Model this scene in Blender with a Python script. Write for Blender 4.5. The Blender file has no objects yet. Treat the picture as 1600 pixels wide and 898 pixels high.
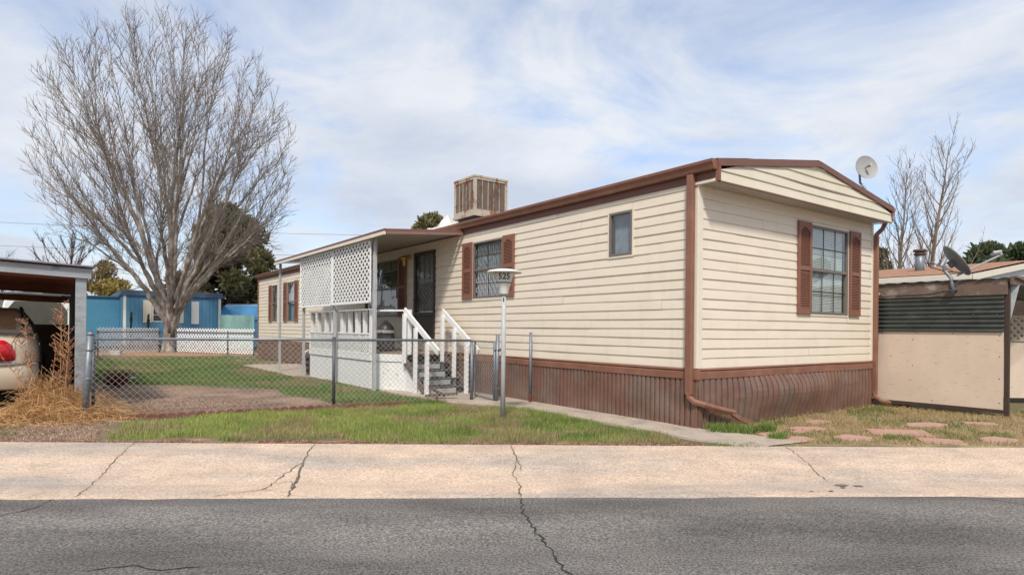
import bpy, math, random
import numpy as np
from mathutils import Vector, Matrix, noise as mnoise
random.seed(7)
rnd = random.random
def ru(a, b): return a + (b - a) * rnd()
SC = bpy.context.scene
COL = SC.collection

# ------------------------------------------------------------------ camera
cam_d = bpy.data.cameras.new('camera'); cam = bpy.data.objects.new('camera', cam_d); COL.objects.link(cam)
cam_d.sensor_width = 36.0; cam_d.lens = 969.0 / 1600.0 * 36.0
cam_d.shift_y = 66.0 / 1600.0
cam_d.clip_start = 0.05; cam_d.clip_end = 3000
cam.location = (0, 0, 1.3); cam.rotation_euler = (math.radians(90), -0.0098, 0)
SC.camera = cam
# ------------------------------------------------------------------ light
SUN_EL, SUN_AZ = 49.0, 185.0          # azimuth clockwise from +Y; sun behind the camera
w = bpy.data.worlds.new('World'); SC.world = w; w.use_nodes = True
nt = w.node_tree; nt.nodes.clear()
def N(t, ty, **k):
    n = t.nodes.new(ty)
    for a, b in k.items():
        if a == 'inp':
            for i, v in b.items(): n.inputs[i].default_value = v
        else: setattr(n, a, b)
    return n
sky = N(nt, 'ShaderNodeTexSky', sky_type='NISHITA', sun_disc=False)
sky.sun_elevation = math.radians(SUN_EL); sky.sun_rotation = math.radians(SUN_AZ)
sky.air_density = 1.0; sky.dust_density = 1.5; sky.ozone_density = 1.2
tc = N(nt, 'ShaderNodeTexCoord'); sep = N(nt, 'ShaderNodeSeparateXYZ'); nt.links.new(tc.outputs['Generated'], sep.inputs[0])
zz = N(nt, 'ShaderNodeMath', operation='ADD', inp={1: 0.22}); nt.links.new(sep.outputs[2], zz.inputs[0])
zm = N(nt, 'ShaderNodeMath', operation='MAXIMUM', inp={1: 0.05}); nt.links.new(zz.outputs[0], zm.inputs[0])
dx = N(nt, 'ShaderNodeMath', operation='DIVIDE'); nt.links.new(sep.outputs[0], dx.inputs[0]); nt.links.new(zm.outputs[0], dx.inputs[1])
dy = N(nt, 'ShaderNodeMath', operation='DIVIDE'); nt.links.new(sep.outputs[1], dy.inputs[0]); nt.links.new(zm.outputs[0], dy.inputs[1])
cmb = N(nt, 'ShaderNodeCombineXYZ'); nt.links.new(dx.outputs[0], cmb.inputs[0]); nt.links.new(dy.outputs[0], cmb.inputs[1])
cmb.inputs[2].default_value = 3.7
n1 = N(nt, 'ShaderNodeTexNoise', inp={'Scale': 1.55, 'Detail': 10, 'Roughness': 0.6, 'Distortion': 0.5}); nt.links.new(cmb.outputs[0], n1.inputs['Vector'])
r1 = N(nt, 'ShaderNodeValToRGB'); r1.color_ramp.elements[0].position = 0.30; r1.color_ramp.elements[1].position = 0.56
r1.color_ramp.elements[0].color = (0.10, 0.10, 0.10, 1); r1.color_ramp.elements[1].color = (0.97, 0.97, 0.97, 1)
nt.links.new(n1.outputs['Fac'], r1.inputs[0])
mp2 = N(nt, 'ShaderNodeMapping', inp={'Location': (4.3, 1.9, 0)}); nt.links.new(cmb.outputs[0], mp2.inputs[0])
n2 = N(nt, 'ShaderNodeTexNoise', inp={'Scale': 1.3, 'Detail': 9, 'Roughness': 0.58}); nt.links.new(mp2.outputs[0], n2.inputs['Vector'])
r2 = N(nt, 'ShaderNodeValToRGB'); r2.color_ramp.elements[0].position = 0.36; r2.color_ramp.elements[1].position = 0.62
r2.color_ramp.elements[0].color = (4.3, 4.75, 5.6, 1); r2.color_ramp.elements[1].color = (6.0, 6.22, 6.6, 1)
nt.links.new(n2.outputs['Fac'], r2.inputs[0])
skm = N(nt, 'ShaderNodeMixRGB', blend_type='MULTIPLY', inp={0: 1.0, 2: (1.35, 1.4, 1.5, 1)}); nt.links.new(sky.outputs[0], skm.inputs[1])
mx = N(nt, 'ShaderNodeMixRGB'); nt.links.new(r1.outputs[0], mx.inputs[0]); nt.links.new(skm.outputs[0], mx.inputs[1]); nt.links.new(r2.outputs[0], mx.inputs[2])
bg = N(nt, 'ShaderNodeBackground', inp={'Strength': 0.1}); nt.links.new(mx.outputs[0], bg.inputs[0])
wo = N(nt, 'ShaderNodeOutputWorld'); nt.links.new(bg.outputs[0], wo.inputs[0])
sd = bpy.data.lights.new('sun', 'SUN'); so = bpy.data.objects.new('sun', sd); COL.objects.link(so)
sd.energy = 2.7; sd.angle = math.radians(7.0); sd.color = (1.0, 0.93, 0.82)
_az = math.radians(SUN_AZ); _el = math.radians(SUN_EL)
sdir = Vector((math.sin(_az) * math.cos(_el), math.cos(_az) * math.cos(_el), math.sin(_el)))
so.rotation_euler = sdir.to_track_quat('Z', 'Y').to_euler(); so.location = (0, -10, 20)
SC.view_settings.view_transform = 'Standard'; SC.view_settings.look = 'None'
SC.view_settings.exposure = 0.5; SC.view_settings.gamma = 1.0
SC.render.engine = 'CYCLES'; SC.cycles.max_bounces = 6; SC.cycles.transparent_max_bounces = 12

# ------------------------------------------------------------------ materials
def S(h):
    h = h.lstrip('#'); o = []
    for i in (0, 2, 4):
        c = int(h[i:i + 2], 16) / 255; o.append(c / 12.92 if c <= .04045 else ((c + .055) / 1.055) ** 2.4)
    return tuple(o) + (1.0,)
MATS = {}
def mat(name, col, rough=.6, var=.12, scale=3.0, metal=0.0, bump=0.0, bscale=40.0, col2=None, c2pos=(.5, .65), c2scale=4.0,
        stretch=(1, 1, 1), spec=.4, c2stretch=(1, 1, 1), trans=0.0, vcol=False, detail=6, c2rough=.65, speck=None):
    """Procedural surface: a base colour, slow noise variation, optional second colour in patches, bump."""
    if name in MATS: return MATS[name]
    m = bpy.data.materials.new(name); m.use_nodes = True; t = m.node_tree; t.nodes.clear()
    out = N(t, 'ShaderNodeOutputMaterial'); b = N(t, 'ShaderNodeBsdfPrincipled'); t.links.new(b.outputs[0], out.inputs[0])
    b.inputs['Roughness'].default_value = rough; b.inputs['Metallic'].default_value = metal
    b.inputs['Specular IOR Level'].default_value = spec
    co = N(t, 'ShaderNodeTexCoord'); mp = N(t, 'ShaderNodeMapping', inp={'Scale': stretch}); t.links.new(co.outputs['Object'], mp.inputs[0])
    if vcol:
        a = N(t, 'ShaderNodeVertexColor', layer_name='Col'); src = a.outputs[0]
    else:
        a = N(t, 'ShaderNodeRGB'); a.outputs[0].default_value = col if len(col) == 4 else tuple(col) + (1,); src = a.outputs[0]
    if col2 is not None:
        mp2 = N(t, 'ShaderNodeMapping', inp={'Scale': c2stretch}); t.links.new(co.outputs['Object'], mp2.inputs[0])
        n = N(t, 'ShaderNodeTexNoise', inp={'Scale': c2scale, 'Detail': 8, 'Roughness': c2rough}); t.links.new(mp2.outputs[0], n.inputs['Vector'])
        r = N(t, 'ShaderNodeMapRange', inp={1: c2pos[0], 2: c2pos[1]}); t.links.new(n.outputs['Fac'], r.inputs[0])
        x = N(t, 'ShaderNodeMixRGB'); t.links.new(r.outputs[0], x.inputs[0]); t.links.new(src, x.inputs[1])
        x.inputs[2].default_value = col2 if len(col2) == 4 else tuple(col2) + (1,); src = x.outputs[0]
    n = N(t, 'ShaderNodeTexNoise', inp={'Scale': scale, 'Detail': detail, 'Roughness': .65}); t.links.new(mp.outputs[0], n.inputs['Vector'])
    r = N(t, 'ShaderNodeMapRange', inp={1: .25, 2: .75, 3: 1 - var, 4: 1 + var}); t.links.new(n.outputs['Fac'], r.inputs[0])
    x = N(t, 'ShaderNodeMixRGB', blend_type='MULTIPLY', inp={0: 1.0}); t.links.new(src, x.inputs[1]); t.links.new(r.outputs[0], x.inputs[2])
    if speck:
        sn = N(t, 'ShaderNodeTexNoise', inp={'Scale': speck[0], 'Detail': 4, 'Roughness': .75}); t.links.new(mp.outputs[0], sn.inputs['Vector'])
        sr = N(t, 'ShaderNodeMapRange', inp={1: .36, 2: .62, 3: 1 - speck[1], 4: 1 + speck[1] * .6}); t.links.new(sn.outputs['Fac'], sr.inputs[0])
        x2 = N(t, 'ShaderNodeMixRGB', blend_type='MULTIPLY', inp={0: 1.0}); t.links.new(x.outputs[0], x2.inputs[1]); t.links.new(sr.outputs[0], x2.inputs[2]); x = x2
    t.links.new(x.outputs[0], b.inputs['Base Color'])
    if bump > 0:
        nb = N(t, 'ShaderNodeTexNoise', inp={'Scale': bscale, 'Detail': 6, 'Roughness': .6}); t.links.new(mp.outputs[0], nb.inputs['Vector'])
        bp = N(t, 'ShaderNodeBump', inp={'Strength': 1.0, 'Distance': bump}); t.links.new(nb.outputs['Fac'], bp.inputs['Height']); t.links.new(bp.outputs[0], b.inputs['Normal'])
    if trans > 0:
        tr = N(t, 'ShaderNodeBsdfTranslucent'); t.links.new(x.outputs[0], tr.inputs[0])
        ms = N(t, 'ShaderNodeMixShader', inp={0: trans}); t.links.new(b.outputs[0], ms.inputs[1]); t.links.new(tr.outputs[0], ms.inputs[2]); t.links.new(ms.outputs[0], out.inputs[0])
    MATS[name] = m; return m
def glassmat(name, tint=(.8, .85, .85, 1), gl=.10, tr=0.97):
    m = bpy.data.materials.new(name); m.use_nodes = True; t = m.node_tree; t.nodes.clear()
    out = N(t, 'ShaderNodeOutputMaterial'); g = N(t, 'ShaderNodeBsdfGlossy', inp={'Roughness': .03, 'Color': (1, 1, 1, 1)})
    tt = N(t, 'ShaderNodeBsdfTransparent', inp={'Color': (tint[0] * tr, tint[1] * tr, tint[2] * tr, 1)})
    f = N(t, 'ShaderNodeLayerWeight', inp={'Blend': .5}); pw = N(t, 'ShaderNodeMath', operation='POWER', inp={1: 4.0}); t.links.new(f.outputs['Facing'], pw.inputs[0]); a = N(t, 'ShaderNodeMath', operation='ADD', inp={1: gl}); t.links.new(pw.outputs[0], a.inputs[0])
    n = N(t, 'ShaderNodeTexNoise', inp={'Scale': 2.2, 'Detail': 2}); bp = N(t, 'ShaderNodeBump', inp={'Strength': .5, 'Distance': .01})
    co = N(t, 'ShaderNodeTexCoord'); t.links.new(co.outputs['Object'], n.inputs['Vector']); t.links.new(n.outputs['Fac'], bp.inputs['Height']); t.links.new(bp.outputs[0], g.inputs['Normal'])
    ms = N(t, 'ShaderNodeMixShader'); t.links.new(a.outputs[0], ms.inputs[0]); t.links.new(tt.outputs[0], ms.inputs[1]); t.links.new(g.outputs[0], ms.inputs[2]); t.links.new(ms.outputs[0], out.inputs[0])
    MATS[name] = m; return m

M_SIDE = mat('vinyl_siding', (.69, .61, .50), .55, .05, 1.3, bump=.0006, bscale=60, stretch=(1, 1, 4), col2=(.63, .54, .42), c2pos=(.52, .85), c2scale=1.3, c2stretch=(3, 3, .6))
M_TRIMW = mat('cream_trim', (.68, .62, .52), .5, .06, 5)
M_BROWN = mat('brown_trim', (.215, .10, .066), .5, .2, 3, col2=(.30, .155, .105), c2pos=(.5, .8), c2scale=2.5, spec=.35)
M_FASC = mat('brown_fascia', (.165, .080, .060), .6, .12, 3)
M_SHUT = mat('shutter_brown', (.215, .098, .066), .6, .12, 8)
M_SKIRT = mat('metal_skirting', (.165, .088, .066), .35, .25, 2.6, col2=(.17, .118, .098), c2pos=(.44, .62), c2scale=1.6, bump=.003, bscale=9, spec=.5)
M_SHING = mat('asphalt_shingle', (.075, .05, .04), .9, .35, 30, bump=.006, bscale=70)
M_SOFF = mat('soffit_panel', (.44, .40, .35), .6, .06, 4)
M_FRAME = mat('window_frame', (.16, .135, .115), .45, .1, 10)
M_DARKF = mat('dark_bronze', (.045, .036, .03), .45, .1, 10)
M_GLASS = glassmat('window_glass', gl=.10)
M_GLASSD = glassmat('door_glass', gl=.12, tr=.85)
M_ROOM = mat('dark_interior', (.05, .05, .052), .9, .2, 2)
M_BLIND = mat('blind_slats', (.72, .72, .67), .6, .08, 5)
M_CURT = mat('curtain_cloth', (.36, .38, .42), .8, .25, 9, trans=.2)
M_WHITE = mat('painted_white', (.74, .74, .73), .5, .07, 6, col2=(.5, .47, .43), c2pos=(.62, .75), c2scale=9, bump=.001, bscale=30)
M_WHITEP = mat('peeling_white', (.74, .74, .73), .6, .08, 5, col2=(.14, .10, .09), c2pos=(.63, .65), c2scale=13, c2stretch=(1, 1, 1.6), bump=.002, bscale=30)
M_VLAT = mat('vinyl_lattice', (.80, .80, .79), .45, .05, 5)
M_ALU = mat('weathered_aluminium', (.43, .44, .45), .5, .14, 9, col2=(.30, .31, .32), c2pos=(.55, .7), c2scale=12, c2stretch=(1, 1, .3))
M_GALV = mat('galvanised_steel', (.20, .22, .25), .45, .18, 14, metal=.35, col2=(.14, .15, .17), c2pos=(.5, .68), c2scale=11)
M_GALVD = mat('dark_galvanised', (.10, .105, .12), .5, .2, 14, metal=.3)
M_WIRE = mat('chain_wire', (.46, .45, .42), .5, .15, 20, metal=.3)
M_RUST = mat('rust_metal', (.46, .39, .32), .65, .15, 7, col2=(.28, .09, .035), c2pos=(.52, .60), c2scale=5, c2stretch=(1, 1, .45), bump=.002, bscale=30)
M_PAD = mat('cooler_pad', (.33, .275, .225), .9, .2, 30, bump=.004, bscale=90)
M_CONC = mat('concrete', (.57, .43, .325), .88, .18, 2.6, speck=(44, .34), col2=(.37, .32, .28), c2pos=(.44, .66), c2scale=1.0, c2stretch=(.35, 1.5, 1), bump=.003, bscale=160)
M_PATH = mat('path_concrete', (.42, .345, .28), .88, .16, 3, speck=(50, .25), bump=.003, bscale=120, col2=(.31, .27, .235), c2pos=(.5, .7), c2scale=2)
M_CRACK = mat('crack_fill', (.13, .10, .075), .95, .5, 30)
M_STONE = mat('sandstone', (.42, .25, .20), .8, .15, 7, bump=.003, bscale=50, col2=(.34, .20, .16), c2pos=(.5, .7), c2scale=6)
M_BRICK = mat('edging_brick_clay', (.17, .07, .055), .85, .25, 14, bump=.003, bscale=60)
M_BARK = mat('grey_bark', (.20, .165, .14), .9, .3, 3.5, bump=.02, bscale=9, stretch=(3, 3, .7), col2=(.40, .36, .325), c2pos=(.45, .6), c2scale=3, c2stretch=(1, 1, .6))
M_TWIG = mat('pale_twig', (.26, .215, .185), .9, .2, .4)
M_BARKD = mat('dark_bark', (.07, .052, .04), .9, .3, 3)
M_TANB = mat('tan_bark', (.22, .165, .12), .9, .25, 1.2)
M_NEEDLE = mat('pine_needle', (.05, .07, .025), .7, .35, 1.1, vcol=True, trans=.35)
M_BLADE = mat('grass_blade', (.1, .2, .05), .6, .1, 1, vcol=True, trans=.3)
M_STRAW = mat('straw', (.42, .27, .12), .8, .2, 3, vcol=True, trans=.2)
M_BLUE = mat('blue_board_wall', (.09, .25, .40), .7, .1, 2)
M_BLUED = mat('blue_grey_fascia', (.075, .12, .20), .7, .12, 3)
M_SKYB = mat('sky_blue_panel', (.14, .42, .78), .55, .08, 2)
M_LBLUE = mat('light_blue_panel', (.38, .64, .88), .55, .06, 2)
M_MINT = mat('mint_board', (.46, .78, .70), .6, .08, 2)
M_TEAL = mat('teal_wall', (.03, .15, .17), .7, .1, 2)
M_TBRN = mat('tan_brick_wall', (.30, .15, .10), .8, .2, 9)
M_GWOOD = mat('grey_weathered_wood', (.30, .32, .34), .85, .2, 3, stretch=(1, 1, 6), bump=.004, bscale=20, col2=(.14, .13, .13), c2pos=(.56, .68), c2scale=7, c2stretch=(.5, .5, .5))
M_RWOOD = mat('red_brown_wood', (.22, .075, .042), .8, .3, 3, bump=.003, bscale=20, stretch=(1, 5, 1))
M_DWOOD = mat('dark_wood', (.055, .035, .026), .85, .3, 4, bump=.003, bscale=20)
M_OLDW = mat('old_fascia_wood', (.145, .10, .08), .85, .3, 5, bump=.004, bscale=25, col2=(.30, .25, .21), c2pos=(.52, .66), c2scale=3.4, c2stretch=(1, 1, 1.5))
M_PLY = mat('tan_plywood', (.60, .485, .39), .75, .09, 2, col2=(.38, .29, .22), c2pos=(.60, .68), c2scale=7, c2stretch=(1, 1, 6))
M_CORR = mat('green_black_corrugated', (.075, .085, .080), .4, .3, 4, metal=.3, col2=(.15, .16, .155), c2pos=(.55, .8), c2scale=2, c2stretch=(1, 1, 5))
M_CAR = mat('champagne_paint', (.56, .47, .36), .28, .05, 2, spec=.6)
M_CHROME = mat('chrome_strip', (.5, .5, .52), .15, .05, 5, metal=.9)
M_TAIL = mat('red_lens', (.55, .012, .02), .12, .15, 12, spec=.7)
M_AMBER = mat('amber_lens', (.70, .16, .03), .12, .1, 12, spec=.7)
M_RUBB = mat('black_rubber', (.02, .02, .02), .8, .2, 8)
M_CARGL = mat('car_glass_wood_reflection', (.50, .31, .17), .08, .35, 1.4, spec=.8)  # tan is the carport wood's reflection painted into the glass colour
M_BLACK = mat('black_plastic', (.02, .021, .022), .45, .2, 8)
M_DISH = mat('grey_dish', (.32, .32, .32), .5, .08, 5)
M_DISHD = mat('dark_dish', (.16, .165, .155), .5, .15, 5)
M_NSH = mat('tan_shingle', (.34, .175, .105), .9, .3, 9, bump=.008, bscale=40, col2=(.24, .125, .08), c2pos=(.5, .6), c2scale=14, c2stretch=(.4, .4, 1))
M_NWALL = mat('pale_grey_wall', (.52, .55, .58), .6, .05, 2)
M_TARP = mat('white_tarp', (.62, .60, .58), .7, .12, 4, bump=.01, bscale=12)
M_NUM = mat('black_number', (.012, .012, .012), .5, .1, 8)
M_LAMPH = mat('lamp_head_white', (.60, .60, .56), .45, .08, 8)
M_DOMEG = mat('grey_barrel', (.14, .14, .145), .4, .2, 7, metal=.4)
M_BRASS = mat('brass', (.55, .36, .10), .3, .1, 8, metal=.9)
M_STEP = mat('grey_step', (.33, .345, .36), .7, .1, 5)
M_STAIND = mat('weathered_stringer', (.13, .095, .09), .8, .2, 5)
M_PINK = mat('pink_gravel', (.30, .17, .14), .9, .5, 60, bump=.02, bscale=60)
M_REDL = mat('dark_red_leaf', (.13, .02, .022), .6, .2, 6)

# asphalt with pale and dark aggregate
def asphalt():
    m = bpy.data.materials.new('asphalt'); m.use_nodes = True; t = m.node_tree; b = t.nodes['Principled BSDF']
    co = N(t, 'ShaderNodeTexCoord')
    def noise(sc, d=6, r=.6):
        n = N(t, 'ShaderNodeTexNoise', inp={'Scale': sc, 'Detail': d, 'Roughness': r}); t.links.new(co.outputs['Object'], n.inputs['Vector']); return n.outputs['Fac']
    a = N(t, 'ShaderNodeMapRange', inp={1: .38, 2: .64, 3: 0, 4: 1}); mpa = N(t, 'ShaderNodeMapping', inp={'Scale': (.35, 1.1, 1)}); t.links.new(co.outputs['Object'], mpa.inputs[0]); na = N(t, 'ShaderNodeTexNoise', inp={'Scale': .8, 'Detail': 7, 'Roughness': .62}); t.links.new(mpa.outputs[0], na.inputs['Vector']); t.links.new(na.outputs['Fac'], a.inputs[0])
    x = N(t, 'ShaderNodeMixRGB', inp={1: (.105, .096, .09, 1), 2: (.225, .207, .19, 1)}); t.links.new(a.outputs[0], x.inputs[0])
    s = N(t, 'ShaderNodeMapRange', inp={1: .40, 2: .62, 3: .42, 4: 1.7}); t.links.new(noise(60, 4, .8), s.inputs[0])
    y = N(t, 'ShaderNodeMixRGB', blend_type='MULTIPLY', inp={0: 1.0}); t.links.new(x.outputs[0], y.inputs[1]); t.links.new(s.outputs[0], y.inputs[2])
    v = N(t, 'ShaderNodeTexVoronoi', inp={'Scale': 38.0}); t.links.new(co.outputs['Object'], v.inputs['Vector'])
    vr = N(t, 'ShaderNodeMapRange', inp={1: .16, 2: .10, 3: 0, 4: .55}); t.links.new(v.outputs['Distance'], vr.inputs[0])
    z = N(t, 'ShaderNodeMixRGB', inp={2: (.42, .40, .37, 1)}); t.links.new(vr.outputs[0], z.inputs[0]); t.links.new(y.outputs[0], z.inputs[1])
    t.links.new(z.outputs[0], b.inputs['Base Color']); b.inputs['Roughness'].default_value = .9; b.inputs['Specular IOR Level'].default_value = .25
    bp = N(t, 'ShaderNodeBump', inp={'Strength': 1, 'Distance': .008}); t.links.new(noise(70, 5, .7), bp.inputs['Height']); t.links.new(bp.outputs[0], b.inputs['Normal'])
    return m
M_ASPH = asphalt()
M_RCRACK = mat('road_crack_fill', (.03, .026, .022), .95, .4, 30)

# ------------------------------------------------------------------ mesh helpers
TH = math.atan2(.5886, .8084); CX0, CY0 = 2.45, 8.22
def W(x, y):                       # house frame -> world (x along the end wall, y along the long wall)
    return (CX0 + x * .8084 - y * .5886, CY0 + x * .5886 + y * .8084)
class MB:
    def __init__(s): s.v = []; s.f = []
    def quad(s, a, b, c, d):
        i = len(s.v); s.v += [a, b, c, d]; s.f.append((i, i + 1, i + 2, i + 3))
    def poly(s, pts):
        i = len(s.v); s.v += list(pts); s.f.append(tuple(range(i, i + len(pts))))
    def box(s, x0, x1, y0, y1, z0, z1):
        i = len(s.v)
        s.v += [(x0, y0, z0), (x1, y0, z0), (x1, y1, z0), (x0, y1, z0), (x0, y0, z1), (x1, y0, z1), (x1, y1, z1), (x0, y1, z1)]
        s.f += [(i, i + 3, i + 2, i + 1), (i + 4, i + 5, i + 6, i + 7), (i, i + 1, i + 5, i + 4), (i + 1, i + 2, i + 6, i + 5), (i + 2, i + 3, i + 7, i + 6), (i + 3, i, i + 4, i + 7)]
        return s
    def bar(s, a, b, w_, h_, up=(0, 0, 1)):      # rectangular bar from a to b: w_ sideways, h_ along up
        a = Vector(a); b = Vector(b); d = (b - a).normalized(); u = Vector(up)
        sd_ = d.cross(u)
        if sd_.length < 1e-4: u = Vector((0, 1, 0)); sd_ = d.cross(u)
        sd_.normalize(); u = sd_.cross(d).normalized(); i = len(s.v)
        for p in (a, b):
            for q, r in ((-1, -1), (1, -1), (1, 1), (-1, 1)): s.v.append(tuple(p + sd_ * (q * w_ / 2) + u * (r * h_ / 2)))
        s.f += [(i, i + 1, i + 2, i + 3), (i + 7, i + 6, i + 5, i + 4)] + [(i + k, i + 4 + k, i + 4 + (k + 1) % 4, i + (k + 1) % 4) for k in range(4)]
        return s
    def tube(s, pts, r, n=8, cap=True):
        pts = [Vector(p) for p in pts]; rs = r if isinstance(r, (list, tuple)) else [r] * len(pts)
        i0 = len(s.v); prev = None
        for k, p in enumerate(pts):
            d = (pts[min(k + 1, len(pts) - 1)] - pts[max(k - 1, 0)])
            d = d.normalized() if d.length > 1e-9 else Vector((0, 0, 1))
            if prev is None:
                a = d.orthogonal().normalized()
            else:
                a = prev - d * prev.dot(d); a = a.normalized() if a.length > 1e-6 else d.orthogonal().normalized()
            prev = a; b = d.cross(a)
            for j in range(n):
                t = 2 * math.pi * j / n; s.v.append(tuple(p + (a * math.cos(t) + b * math.sin(t)) * rs[k]))
        for k in range(len(pts) - 1):
            for j in range(n):
                q = i0 + k * n; s.f.append((q + j, q + (j + 1) % n, q + n + (j + 1) % n, q + n + j))
        if cap:
            s.f.append(tuple(i0 + j for j in range(n))[::-1]); s.f.append(tuple(i0 + (len(pts) - 1) * n + j for j in range(n)))
        return s
    def lathe(s, prof, c=(0, 0, 0), n=24, M=None):  # prof: (r,z)
        i0 = len(s.v)
        for r, z in prof:
            for j in range(n):
                t = 2 * math.pi * j / n; p = Vector((r * math.cos(t), r * math.sin(t), z))
                if M is not None: p = M @ p
                s.v.append((p[0] + c[0], p[1] + c[1], p[2] + c[2]))
        for k in range(len(prof) - 1):
            for j in range(n):
                q = i0 + k * n; s.f.append((q + j, q + (j + 1) % n, q + n + (j + 1) % n, q + n + j))
        return s
    def prism(s, pts, fn, d):   # pts 2D polygon, fn(u,v,w)->xyz, extruded w 0..d
        n = len(pts); i = len(s.v)
        s.v += [fn(u, v, 0) for u, v in pts] + [fn(u, v, d) for u, v in pts]
        s.f.append(tuple(range(i, i + n))[::-1]); s.f.append(tuple(range(i + n, i + 2 * n)))
        for k in range(n): s.f.append((i + k, i + (k + 1) % n, i + n + (k + 1) % n, i + n + k))
        return s
    def build(s, name, m, parent=None, smooth=False, bevel=0, cols=None, world_off=None):
        off = world_off or (tuple(parent['_o']) if parent is not None and '_o' in parent else (0, 0, 0))
        me = bpy.data.meshes.new(name)
        va = np.array(s.v, dtype=np.float32).reshape(-1, 3) - np.array(off, dtype=np.float32)
        me.from_pydata(va.tolist(), [], s.f)
        me.materials.append(m); me.validate(); me.update()
        if smooth: me.polygons.foreach_set('use_smooth', [True] * len(me.polygons))
        if cols is not None:
            at = me.color_attributes.new('Col', 'FLOAT_COLOR', 'POINT')
            at.data.foreach_set('color', np.array(cols, dtype=np.float32).ravel())
        o = bpy.data.objects.new(name, me); COL.objects.link(o)
        if parent is not None:
            o.parent = parent; o['_o'] = list(off)
        if bevel:
            b = o.modifiers.new('b', 'BEVEL'); b.width = bevel; b.segments = 2; b.limit_method = 'ANGLE'
        return o
def fastmesh(name, verts, faces_n, nper, m, parent=None, cols=None, off=(0, 0, 0), smooth=False):
    """verts (n,3) float array; faces index array (k,nper)."""
    me = bpy.data.meshes.new(name); verts = np.asarray(verts, dtype=np.float32) - np.array(off, dtype=np.float32)
    me.vertices.add(len(verts)); me.vertices.foreach_set('co', verts.ravel())
    fi = np.asarray(faces_n, dtype=np.int32); k = len(fi)
    me.loops.add(k * nper); me.loops.foreach_set('vertex_index', fi.ravel())
    me.polygons.add(k); me.polygons.foreach_set('loop_start', np.arange(k, dtype=np.int32) * nper)
    me.polygons.foreach_set('loop_total', np.full(k, nper, dtype=np.int32))
    if smooth: me.polygons.foreach_set('use_smooth', np.ones(k, dtype=bool))
    me.update(calc_edges=True); me.materials.append(m)
    if cols is not None:
        at = me.color_attributes.new('Col', 'FLOAT_COLOR', 'POINT'); at.data.foreach_set('color', np.asarray(cols, dtype=np.float32).ravel())
    o = bpy.data.objects.new(name, me); COL.objects.link(o)
    if parent is not None: o.parent = parent
    return o
def tag(o, label=None, cat=None, group=None, kind=None):
    if label: o['label'] = label
    if cat: o['category'] = cat
    if group: o['group'] = group
    if kind: o['kind'] = kind
    return o
def thing(name, label, cat, base=(0, 0, 0), house=True, group=None):
    """Empty at the thing's base; parts are given in absolute house-frame (or world) coordinates."""
    o = bpy.data.objects.new(name, None); COL.objects.link(o); o.empty_display_size = .2
    if house:
        x, y = W(base[0], base[1]); o.location = (x, y, base[2]); o.rotation_euler = (0, 0, TH)
    else: o.location = base
    o['_o'] = [float(c) for c in base]
    return tag(o, label, cat, group)
def place(o, base, house=True):
    if house:
        x, y = W(base[0], base[1]); o.location = (x, y, base[2]); o.rotation_euler = (0, 0, TH)
    else: o.location = base
def single(mb, name, m, label, cat, base, house=True, group=None, smooth=False, bevel=0, cols=None):
    o = mb.build(name, m, None, smooth, bevel, cols, world_off=base); place(o, base, house); return tag(o, label, cat, group)
def copy_tree(o, parent=None):
    c = o.copy(); COL.objects.link(c); c.parent = parent
    for ch in list(o.children): copy_tree(ch, c)
    return c

# ------------------------------------------------------------------ ground zones
def npoly(px, py, poly):
    inside = np.zeros(px.shape, dtype=bool); n = len(poly); j = n - 1
    for i in range(n):
        xi, yi = poly[i]; xj, yj = poly[j]
        c = ((yi > py) != (yj > py)) & (px < (xj - xi) * (py - yi) / ((yj - yi) if yj != yi else 1e-9) + xi); inside ^= c; j = i
    return inside
_r = np.random.RandomState(3)
_perm = _r.rand(512, 512)
def vnoise(x, y, s):
    x = np.asarray(x) * s + 100.3; y = np.asarray(y) * s + 77.7
    xi = np.floor(x).astype(int); yi = np.floor(y).astype(int); fx = x - xi; fy = y - yi
    fx = fx * fx * (3 - 2 * fx); fy = fy * fy * (3 - 2 * fy)
    g = lambda a, b: _perm[a % 512, b % 512]
    return (g(xi, yi) * (1 - fx) + g(xi + 1, yi) * fx) * (1 - fy) + (g(xi, yi + 1) * (1 - fx) + g(xi + 1, yi + 1) * fx) * fy
def fbm(x, y, s): return (vnoise(x, y, s) + .5 * vnoise(x, y, s * 2.1) + .25 * vnoise(x, y, s * 4.3)) / 1.75
FRONT = [(-4.75, 7.15), (-5.0, 8.3), (-4.36, 9.0), (-2.97, 9.75), (-1.77, 10.6), (-1.08, 10.5), (-0.09, 10.07), (0.45, 9.7), (2.02, 7.61), (2.0, 7.12)]
YARD = [(-13.4, 18.5), (-15.5, 24.27), (-12.5, 27.8), (-5.84, 17.71), (-5.12, 15.73), (-2.86, 13.25), (-2.02, 12.28), (-1.19, 10.78), (-1.63, 10.45), (-2.48, 10.35), (-3.35, 11.0), (-4.86, 12.9), (-5.92, 13.68), (-9.07, 13.9)]
DIRT = [(-5.9, 8.6), (-5.3, 8.7), (-2.9, 9.95), (-1.7, 10.6), (-2.4, 10.6), (-3.35, 11.0), (-4.86, 12.9), (-9.07, 13.9), (-9.3, 13.6)]
MULCH = [(-20, 27), (-12.5, 27.8), (-11.5, 31), (-20, 33)]
RIGHT = [(2.6, 7.1), (12, 7.35), (12, 9.0), (8.8, 10.6), (7.6, 9.9), (6.4, 11.2), (2.6, 8.3)]
LEFT = [(-16, 6.7), (-4.9, 6.95), (-5.2, 8.5), (-6.0, 8.9), (-9, 13), (-12, 13)]
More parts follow.
